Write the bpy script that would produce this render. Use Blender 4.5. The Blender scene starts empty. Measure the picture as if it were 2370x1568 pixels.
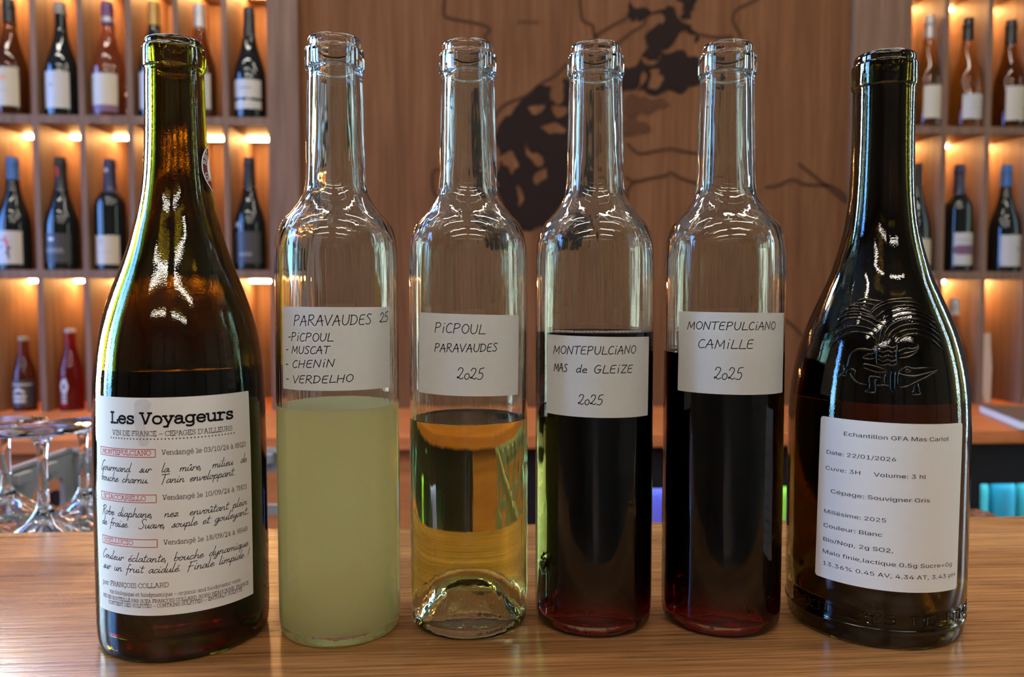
import bpy, bmesh, math, random
from mathutils import Vector, Matrix
from mathutils.geometry import tessellate_polygon
S = bpy.context.scene
COL = S.collection
random.seed(7)
PI = math.pi
YAW = math.radians(3.3)          # the room's axes against the direction the camera looks in

# ---------------------------------------------------------------- camera
cam = bpy.data.cameras.new('camera'); cam_o = bpy.data.objects.new('camera', cam); COL.objects.link(cam_o)
cam.sensor_fit = 'HORIZONTAL'; cam.sensor_width = 36.0; cam.lens = 36.0 * 1860.06 / 2370.0
cam_o.location = (0, 0, 0.17094)
cam_o.rotation_euler = (math.radians(90 - 2.983), 0, -YAW)
cam.clip_start = 0.02; cam.clip_end = 100
cam.dof.use_dof = True; cam.dof.focus_distance = 0.385; cam.dof.aperture_fstop = 10.0
S.camera = cam_o

# ---------------------------------------------------------------- colour management and sky
S.view_settings.view_transform = 'Standard'; S.view_settings.look = 'None'
S.view_settings.gamma = 1.0; S.view_settings.use_curve_mapping = False
S.view_settings.exposure = 0.12
S.cycles.max_bounces = 16; S.cycles.transmission_bounces = 16; S.cycles.glossy_bounces = 6; S.cycles.diffuse_bounces = 4; S.cycles.volume_bounces = 8
S.cycles.transparent_max_bounces = 8; S.cycles.use_denoising = True
S.cycles.sample_clamp_indirect = 6.0; S.cycles.blur_glossy = 0.4
W = bpy.data.worlds.new('sky'); S.world = W; W.use_nodes = True
nt = W.node_tree; nt.nodes.clear()
n_out = nt.nodes.new('ShaderNodeOutputWorld'); n_bg = nt.nodes.new('ShaderNodeBackground')
n_tc = nt.nodes.new('ShaderNodeTexCoord'); n_sp = nt.nodes.new('ShaderNodeSeparateXYZ'); n_cr = nt.nodes.new('ShaderNodeValToRGB')
n_mr = nt.nodes.new('ShaderNodeMapRange'); n_mr.inputs['From Min'].default_value = -1; n_mr.inputs['From Max'].default_value = 1
nt.links.new(n_tc.outputs['Generated'], n_sp.inputs[0]); nt.links.new(n_sp.outputs['Z'], n_mr.inputs['Value'])
nt.links.new(n_mr.outputs[0], n_cr.inputs[0]); nt.links.new(n_cr.outputs[0], n_bg.inputs[0]); nt.links.new(n_bg.outputs[0], n_out.inputs[0])
el = n_cr.color_ramp.elements        # brightness by height over the horizon
el[0].position = 0.0; el[0].color = (.25, .25, .25, 1)
el[1].position = 0.49; el[1].color = (.55, .55, .52, 1)
for p, c in ((0.505, (1, 1, 1, 1)), (0.6, (.85, .9, 1.0, 1)), (1.0, (.35, .5, .9, 1))):
    e = el.new(p); e.color = c
n_dt = nt.nodes.new('ShaderNodeVectorMath'); n_dt.operation = 'DOT_PRODUCT'; n_dt.inputs[1].default_value = (-.903, .429, 0)
n_m2 = nt.nodes.new('ShaderNodeMapRange'); n_m2.inputs['From Min'].default_value = -1; n_m2.inputs['From Max'].default_value = 1
n_c2 = nt.nodes.new('ShaderNodeValToRGB'); el = n_c2.color_ramp.elements      # whiter towards the sun, blue away from it
el[0].position = 0.0; el[0].color = (.36, .46, .36, 1); el[1].position = 1.0; el[1].color = (1.5, 1.55, 1.4, 1)
for p, c in ((.25, (.45, .62, .75, 1)), (.5, (.22, .30, .45, 1)), (.84, (.12, .30, .80, 1)), (.91, (.16, .45, 1.0, 1)), (.955, (.35, .80, 1.0, 1)), (.985, (1.0, 1.3, 1.25, 1))):
    e = el.new(p); e.color = c
n_mx = nt.nodes.new('ShaderNodeMix'); n_mx.data_type = 'RGBA'; n_mx.blend_type = 'MULTIPLY'; n_mx.inputs[0].default_value = 1
nt.links.new(n_tc.outputs['Generated'], n_dt.inputs[0]); nt.links.new(n_dt.outputs['Value'], n_m2.inputs['Value']); nt.links.new(n_m2.outputs[0], n_c2.inputs[0])
nt.links.new(n_cr.outputs[0], n_mx.inputs[6]); nt.links.new(n_c2.outputs[0], n_mx.inputs[7]); nt.links.new(n_mx.outputs[2], n_bg.inputs[0])
n_bg.inputs[1].default_value = 27.0
sun = bpy.data.lights.new('sun', 'SUN'); sun_o = bpy.data.objects.new('sun', sun); COL.objects.link(sun_o)
sun.energy = 10.0; sun.angle = math.radians(7); sun.color = (1.0, .93, .82)
SUN_FROM = Vector((-.50, .75, .44))
sun_o.rotation_euler = (-SUN_FROM).to_track_quat('-Z', 'Y').to_euler(); sun_o.location = (-3, 2, 2)

# ---------------------------------------------------------------- helpers
def tag(o, label=None, cat=None, group=None, kind=None):
    if label: o['label'] = label
    if cat: o['category'] = cat
    if group: o['group'] = group
    if kind: o['kind'] = kind
    return o
def thing(name, label, cat, loc=(0, 0, 0), rz=0, group=None):
    o = bpy.data.objects.new(name, None); COL.objects.link(o); o.location = loc; o.rotation_euler = (0, 0, rz)
    o.empty_display_size = .02
    return tag(o, label, cat, group)
def obj(name, vf, mats, parent=None, smooth=False, loc=(0, 0, 0), midx=None):
    v, f = vf
    me = bpy.data.meshes.new(name); me.from_pydata([tuple(p) for p in v], [], f); me.update()
    for m in (mats if isinstance(mats, (list, tuple)) else [mats]): me.materials.append(m)
    if smooth: me.polygons.foreach_set('use_smooth', [True] * len(me.polygons)); me.set_sharp_from_angle(angle=math.radians(55))
    if midx: me.polygons.foreach_set('material_index', midx)
    o = bpy.data.objects.new(name, me); COL.objects.link(o); o.location = loc
    if parent: o.parent = parent
    return o
def join(*parts):
    V = []; F = []
    for v, f in parts:
        n = len(V); V += list(v); F += [tuple(i + n for i in q) for q in f]
    return V, F
def box(x0, x1, y0, y1, z0, z1):
    v = [(x, y, z) for z in (z0, z1) for y in (y0, y1) for x in (x0, x1)]
    return v, [(0, 2, 3, 1), (4, 5, 7, 6), (0, 1, 5, 4), (2, 6, 7, 3), (0, 4, 6, 2), (1, 3, 7, 5)]
def bevel(o, w=.0015, seg=2):
    m = o.modifiers.new('bevel', 'BEVEL'); m.width = w; m.segments = seg; m.limit_method = 'ANGLE'
    return o
def prism(loop, y0, y1, holes=()):
    """polygon in x,z pushed from y0 to y1, with holes"""
    loops = [loop] + list(holes)
    flat = [p for l in loops for p in l]
    tri = tessellate_polygon([[Vector((p[0], p[1], 0)) for p in l] for l in loops])
    n = len(flat)
    V = [(p[0], y0, p[1]) for p in flat] + [(p[0], y1, p[1]) for p in flat]
    F = [tuple(t) for t in tri] + [tuple(i + n for i in reversed(t)) for t in tri]
    k = 0
    for l in loops:
        m = len(l)
        for i in range(m):
            a, b = k + i, k + (i + 1) % m
            F.append((a, b, b + n, a + n))
        k += m
    return V, F
def fix_normals(o):
    bm = bmesh.new(); bm.from_mesh(o.data); bmesh.ops.recalc_face_normals(bm, faces=bm.faces); bm.to_mesh(o.data); bm.free()
    return o
def crom(pts, n=6, closed=False):
    """Catmull-Rom through the points"""
    m = len(pts)
    if m < 3: return [tuple(p) for p in pts]
    out = []
    rng = range(m) if closed else range(m - 1)
    for i in rng:
        p1, p2 = pts[i], pts[(i + 1) % m]
        p0 = pts[i - 1] if (closed or i > 0) else tuple(2 * a - b for a, b in zip(p1, p2))
        p3 = pts[(i + 2) % m] if (closed or i < m - 2) else tuple(2 * a - b for a, b in zip(p2, p1))
        for k in range(n):
            t = k / n; t2 = t * t; t3 = t2 * t
            out.append(tuple(.5 * (2 * b + (c - a) * t + (2 * a - 5 * b + 4 * c - d) * t2 + (3 * b - a - 3 * c + d) * t3)
                             for a, b, c, d in zip(p0, p1, p2, p3)))
    if not closed: out.append(tuple(pts[-1]))
    return out
def lathe(prof, seg=96):
    """profile of (r, z), open; r==0 ends become poles"""
    V = []; F = []; rings = []
    for r, z in prof:
        if r < 1e-6:
            rings.append([len(V)]); V.append((0, 0, z))
        else:
            rings.append(list(range(len(V), len(V) + seg)))
            for i in range(seg):
                a = 2 * PI * i / seg; V.append((r * math.sin(a), -r * math.cos(a), z))
    for A, B in zip(rings, rings[1:]):
        for i in range(seg):
            j = (i + 1) % seg
            if len(A) == 1 and len(B) == 1: continue
            if len(A) == 1: F.append((A[0], B[i], B[j]))
            elif len(B) == 1: F.append((A[i], B[0], A[j]))
            else: F.append((A[i], B[i], B[j], A[j]))
    return V, F
def segs(*runs):
    """runs of profile points, each run smoothed for itself, joined"""
    out = []
    for r in runs:
        q = crom(r, 4) if len(r) > 2 else list(r)
        if out and abs(out[-1][0] - q[0][0]) + abs(out[-1][1] - q[0][1]) < 1e-7: q = q[1:]
        out += q
    return out
def tube(path, rad, n=8, cap=True):
    V = []; F = []
    P = [Vector(p) for p in path]; m = len(P)
    up = Vector((0, 0, 1)); prev = None
    for i in range(m):
        d = (P[min(i + 1, m - 1)] - P[max(i - 1, 0)]).normalized()
        if prev is None:
            s = d.cross(up)
            if s.length < .1: s = d.cross(Vector((1, 0, 0)))
            s.normalize()
        else:
            s = (prev - d * prev.dot(d)).normalized()
        prev = s; t = d.cross(s)
        r = rad[i] if isinstance(rad, (list, tuple)) else rad
        for k in range(n):
            a = 2 * PI * k / n; V.append(P[i] + (s * math.cos(a) + t * math.sin(a)) * r)
    for i in range(m - 1):
        for k in range(n):
            j = (k + 1) % n; F.append((i * n + k, i * n + j, (i + 1) * n + j, (i + 1) * n + k))
    if cap: F.append(tuple(range(n - 1, -1, -1))); F.append(tuple(range((m - 1) * n, m * n)))
    return V, F
def interp(tab, z):
    if z <= tab[0][1]: return tab[0][0]
    for (r0, z0), (r1, z1) in zip(tab, tab[1:]):
        if z <= z1: return r0 + (r1 - r0) * (z - z0) / (z1 - z0)
    return tab[-1][0]

# ---------------------------------------------------------------- materials
def new_mat(name):
    m = bpy.data.materials.new(name); m.use_nodes = True; t = m.node_tree; t.nodes.clear()
    return m, t, t.nodes.new('ShaderNodeOutputMaterial')
def N(t, kind, **kw):
    n = t.nodes.new(kind)
    for k, v in kw.items():
        if k in n.inputs.keys(): n.inputs[k].default_value = v
        else: setattr(n, k, v)
    return n
def c4(c): return (c[0], c[1], c[2], 1)
def plain(name, col, rough=.5, metal=0, spec=.5, noise=0, nscale=40, coat=0):
    m, t, o = new_mat(name)
    b = N(t, 'ShaderNodeBsdfPrincipled', Roughness=rough, Metallic=metal); b.inputs['Base Color'].default_value = c4(col)
    b.inputs['Specular IOR Level'].default_value = spec; b.inputs['Coat Weight'].default_value = coat
    if noise:
        tc = N(t, 'ShaderNodeTexCoord'); nz = N(t, 'ShaderNodeTexNoise', Scale=nscale, Detail=5.0)
        mx = N(t, 'ShaderNodeMix', data_type='RGBA'); mx.inputs[6].default_value = c4([x * (1 - noise) for x in col]); mx.inputs[7].default_value = c4([min(1, x * (1 + noise)) for x in col])
        t.links.new(tc.outputs['Object'], nz.inputs['Vector']); t.links.new(nz.outputs[0], mx.inputs[0]); t.links.new(mx.outputs[2], b.inputs['Base Color'])
    t.links.new(b.outputs[0], o.inputs[0]); return m
def wood(name, dark, mid, light, axis='X', scale=1.0, rough=.4, plank=0, plank_axis='Y', spec=.5, bump=.15, contrast=1.0, pore=.72):
    m, t, o = new_mat(name); L = t.links.new
    b = N(t, 'ShaderNodeBsdfPrincipled', Roughness=rough); b.inputs['Specular IOR Level'].default_value = spec
    tc = N(t, 'ShaderNodeTexCoord'); vec = tc.outputs['Object']
    val = None
    if plank:
        sp = N(t, 'ShaderNodeSeparateXYZ'); L(vec, sp.inputs[0])
        dv = N(t, 'ShaderNodeMath', operation='DIVIDE'); dv.inputs[1].default_value = plank; L(sp.outputs[plank_axis], dv.inputs[0])
        fl = N(t, 'ShaderNodeMath', operation='FLOOR'); L(dv.outputs[0], fl.inputs[0])
        wn = N(t, 'ShaderNodeTexWhiteNoise', noise_dimensions='1D'); L(fl.outputs[0], wn.inputs['W'])
        ml = N(t, 'ShaderNodeMath', operation='MULTIPLY'); ml.inputs[1].default_value = 13.7; L(wn.outputs[0], ml.inputs[0])
        cb = N(t, 'ShaderNodeCombineXYZ'); L(ml.outputs[0], cb.inputs['X']); L(ml.outputs[0], cb.inputs['Z'])
        ad = N(t, 'ShaderNodeVectorMath', operation='ADD'); L(vec, ad.inputs[0]); L(cb.outputs[0], ad.inputs[1]); vec = ad.outputs[0]; val = wn.outputs[0]
    sc = {'X': (1.3, 16, 16), 'Y': (16, 1.3, 16), 'Z': (16, 16, 1.0)}[axis]
    mp = N(t, 'ShaderNodeMapping'); mp.inputs['Scale'].default_value = [s * scale for s in sc]; L(vec, mp.inputs['Vector'])
    nz = N(t, 'ShaderNodeTexNoise', Scale=1.6, Detail=7.0, Distortion=1.6); L(mp.outputs[0], nz.inputs['Vector'])
    sc2 = {'X': (16, 520, 520), 'Y': (240, 6, 240), 'Z': (160, 160, 4)}[axis]
    mp2 = N(t, 'ShaderNodeMapping'); mp2.inputs['Scale'].default_value = [s * scale for s in sc2]; L(vec, mp2.inputs['Vector'])
    nf = N(t, 'ShaderNodeTexNoise', Scale=1.5, Detail=4.0, Roughness=.65); L(mp2.outputs[0], nf.inputs['Vector'])
    cr = N(t, 'ShaderNodeValToRGB'); e = cr.color_ramp.elements
    h = .16 / contrast
    e[0].position = .5 - h; e[0].color = c4(dark); e[1].position = .5 + h; e[1].color = c4(light); k = e.new(.5); k.color = c4(mid)
    L(nz.outputs[0], cr.inputs[0])
    fr = N(t, 'ShaderNodeMapRange'); fr.inputs['From Min'].default_value = .32; fr.inputs['From Max'].default_value = .62; fr.inputs['To Min'].default_value = pore; fr.inputs['To Max'].default_value = 1.06
    L(nf.outputs[0], fr.inputs['Value'])
    mu = N(t, 'ShaderNodeMix', data_type='RGBA', blend_type='MULTIPLY'); mu.inputs[0].default_value = 1; L(cr.outputs[0], mu.inputs[6]); L(fr.outputs[0], mu.inputs[7])
    colr = mu.outputs[2]
    if val is not None:
        vr = N(t, 'ShaderNodeMapRange'); vr.inputs['To Min'].default_value = .84; vr.inputs['To Max'].default_value = 1.08; L(val, vr.inputs['Value'])
        mv = N(t, 'ShaderNodeMix', data_type='RGBA', blend_type='MULTIPLY'); mv.inputs[0].default_value = 1; L(colr, mv.inputs[6]); L(vr.outputs[0], mv.inputs[7]); colr = mv.outputs[2]
    L(colr, b.inputs['Base Color'])
    if bump:
        bp = N(t, 'ShaderNodeBump', Strength=bump, Distance=.0006); L(nf.outputs[0], bp.inputs['Height']); L(bp.outputs[0], b.inputs['Normal'])
    L(b.outputs[0], o.inputs[0]); return m
def glass(name, col=(.96, .99, .97), ior=1.5, rough=0.0, ripple=0.0, rscale=(60, 60, 6), grain=0.0):
    m, t, o = new_mat(name); L = t.links.new
    g = N(t, 'ShaderNodeBsdfPrincipled', Roughness=rough, IOR=ior); g.inputs['Transmission Weight'].default_value = 1.0
    g.inputs['Base Color'].default_value = c4([x * x for x in col])
    if ripple:
        tc = N(t, 'ShaderNodeTexCoord'); mp = N(t, 'ShaderNodeMapping'); mp.inputs['Scale'].default_value = rscale; L(tc.outputs['Object'], mp.inputs[0])
        nz = N(t, 'ShaderNodeTexNoise', Scale=1.0, Detail=2.0); L(mp.outputs[0], nz.inputs['Vector'])
        bp = N(t, 'ShaderNodeBump', Strength=ripple, Distance=.002); L(nz.outputs[0], bp.inputs['Height'])
        if grain:
            ng = N(t, 'ShaderNodeTexNoise', Scale=1400.0, Detail=1.0); L(tc.outputs['Object'], ng.inputs['Vector'])
            b2 = N(t, 'ShaderNodeBump', Strength=grain, Distance=.0002); L(ng.outputs[0], b2.inputs['Height']); L(bp.outputs[0], b2.inputs['Normal']); bp = b2
        L(bp.outputs[0], g.inputs['Normal'])
    L(g.outputs[0], o.inputs[0]); return m
def liquid(name, ior, col=(1, 1, 1), sigma=None, cloudy=None, mix=.6):
    """wine: refracting skin, absorbing inside; cloudy wine also scatters light at its skin"""
    m, t, o = new_mat(name); L = t.links.new
    g = N(t, 'ShaderNodeBsdfGlass', Roughness=0.0, IOR=ior); g.inputs['Color'].default_value = c4(col)
    out = g.outputs[0]
    if cloudy:
        d = N(t, 'ShaderNodeBsdfDiffuse'); d.inputs[0].default_value = c4(cloudy)
        tr = N(t, 'ShaderNodeBsdfTranslucent'); tr.inputs[0].default_value = c4(cloudy)
        a = N(t, 'ShaderNodeMixShader'); a.inputs[0].default_value = .55; L(d.outputs[0], a.inputs[1]); L(tr.outputs[0], a.inputs[2])
        k = N(t, 'ShaderNodeMixShader'); k.inputs[0].default_value = .90; L(out, k.inputs[1]); L(a.outputs[0], k.inputs[2]); out = k.outputs[0]
    L(out, o.inputs['Surface'])
    if sigma:
        s = max(sigma); va = N(t, 'ShaderNodeVolumeAbsorption', Density=s); va.inputs[0].default_value = c4([1 - x / s for x in sigma]); L(va.outputs[0], o.inputs['Volume'])
    return m
def paper(name, col, trans=.25, noise=.03, rough=.7):
    m, t, o = new_mat(name); L = t.links.new
    b = N(t, 'ShaderNodeBsdfPrincipled', Roughness=rough); b.inputs['Specular IOR Level'].default_value = .25
    tc = N(t, 'ShaderNodeTexCoord'); nz = N(t, 'ShaderNodeTexNoise', Scale=260.0, Detail=4.0)
    mx = N(t, 'ShaderNodeMix', data_type='RGBA'); mx.inputs[6].default_value = c4([x * (1 - noise) for x in col]); mx.inputs[7].default_value = c4([min(1, x * (1 + noise)) for x in col])
    L(tc.outputs['Object'], nz.inputs['Vector']); L(nz.outputs[0], mx.inputs[0]); L(mx.outputs[2], b.inputs['Base Color'])
    tr = N(t, 'ShaderNodeBsdfTranslucent'); L(mx.outputs[2], tr.inputs[0])
    k = N(t, 'ShaderNodeMixShader'); k.inputs[0].default_value = trans; L(b.outputs[0], k.inputs[1]); L(tr.outputs[0], k.inputs[2]); L(k.outputs[0], o.inputs[0]); return m
def emit(name, col, s):
    m, t, o = new_mat(name); e = N(t, 'ShaderNodeEmission', Strength=s); e.inputs[0].default_value = c4(col); t.links.new(e.outputs[0], o.inputs[0]); return m

M = {}
M['bar_oak'] = wood('bar_oak', (.20, .080, .026), (.31, .140, .050), (.40, .200, .080), 'X', .62, .22, contrast=.75, plank=.085, plank_axis='Y', bump=.25, pore=.45)
M['shelf_oak'] = wood('shelf_oak', (.155, .088, .056), (.188, .107, .069), (.22, .129, .083), 'Z', .8, .55, spec=.15, bump=.08)
M['panel_oak'] = wood('panel_oak', (.122, .050, .020), (.150, .062, .025), (.178, .077, .032), 'Z', .7, .6, spec=.08, bump=.08)
M['counter_oak'] = wood('counter_oak', (.44, .128, .036), (.52, .155, .045), (.58, .18, .055), 'X', 1.0, .5, spec=.2, bump=.08)
M['cabinet_oak'] = wood('cabinet_oak', (.44, .14, .04), (.52, .17, .05), (.58, .20, .06), 'X', .8, .5, spec=.2, bump=.08)
M['map_ink'] = plain('map_ink', (.016, .009, .007), .6, spec=.06, noise=.15, nscale=30)
M['map_ink_faded'] = plain('map_ink_faded', (.075, .030, .014), .6, spec=.08, noise=.15, nscale=30)
M['map_line'] = plain('map_line', (.060, .026, .013), .6, spec=.06)
M['clear_glass'] = glass('clear_glass', (.955, .985, .965), 1.5, 0, ripple=.16, rscale=(170, 170, 8))
M['stem_glass'] = glass('stem_glass', (.985, .99, .99), 1.5)
M['olive_glass'] = glass('olive_glass', (.47, .40, .065), 1.5, .02, ripple=.06, grain=.085, rscale=(70, 70, 7))
M['dark_glass'] = glass('dark_glass', (.27, .215, .06), 1.5, .02, ripple=.06, grain=.085, rscale=(70, 70, 7))
def wine_mats(nm, sigma, **kw): return [liquid(nm + '_side', 1.335 / 1.5, sigma=sigma, **kw), liquid(nm + '_top', 1.335, sigma=sigma, **kw)]
M['red_wine'] = wine_mats('red_wine', (160, 900, 800))
M['white_wine'] = wine_mats('white_wine', (3.0, 5.0, 34))
M['cloudy_wine'] = wine_mats('cloudy_wine', (.5, 1.0, 6), cloudy=(1.0, .97, .68))
M['grey_wine'] = wine_mats('grey_wine', (5, 11, 40))
M['label_white'] = paper('label_white', (.70, .67, .65), .12, .02)
M['label_thin'] = paper('label_thin', (.72, .705, .68), .38, .04)
M['ink'] = plain('ink', (.006, .0055, .007), .7, spec=.08)
M['ink_blue_black'] = plain('ink_blue_black', (.008, .007, .014), .7, spec=.08)
M['ink_brown'] = plain('ink_brown', (.10, .077, .07), .7, spec=.1)
M['ink_red'] = plain('ink_red', (.46, .055, .05), .7, spec=.1)
M['maroon'] = plain('maroon', (.11, .008, .014), .35)
M['white_print'] = plain('white_print', (.72, .70, .67), .5)
M['black'] = plain('black', (.006, .006, .007), .35)
M['black_satin'] = plain('black_satin', (.012, .012, .014), .25)
M['grey_plastic'] = plain('grey_plastic', (.20, .205, .21), .42, noise=.05)
M['white_wall'] = plain('white_wall', (.16, .14, .12), .8, noise=.04, nscale=6)
M['ceiling_paint'] = plain('ceiling_paint', (.40, .36, .31), .8, noise=.04, nscale=6)
M['floor_tile'] = plain('floor_tile', (.18, .15, .13), .5, noise=.12, nscale=5)
M['frame_dark'] = plain('frame_dark', (.02, .02, .022), .5)
M['led'] = emit('led_warm', (1.0, .50, .17), 150.0)
M['lamp'] = emit('lamp_white', (1.0, .92, .80), 50.0)
M['fridge_lamp'] = emit('fridge_lamp', (.35, .85, 1.0), 140.0)
M['pane'] = glass('fridge_pane', (.95, .97, .97), 1.02)

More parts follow.
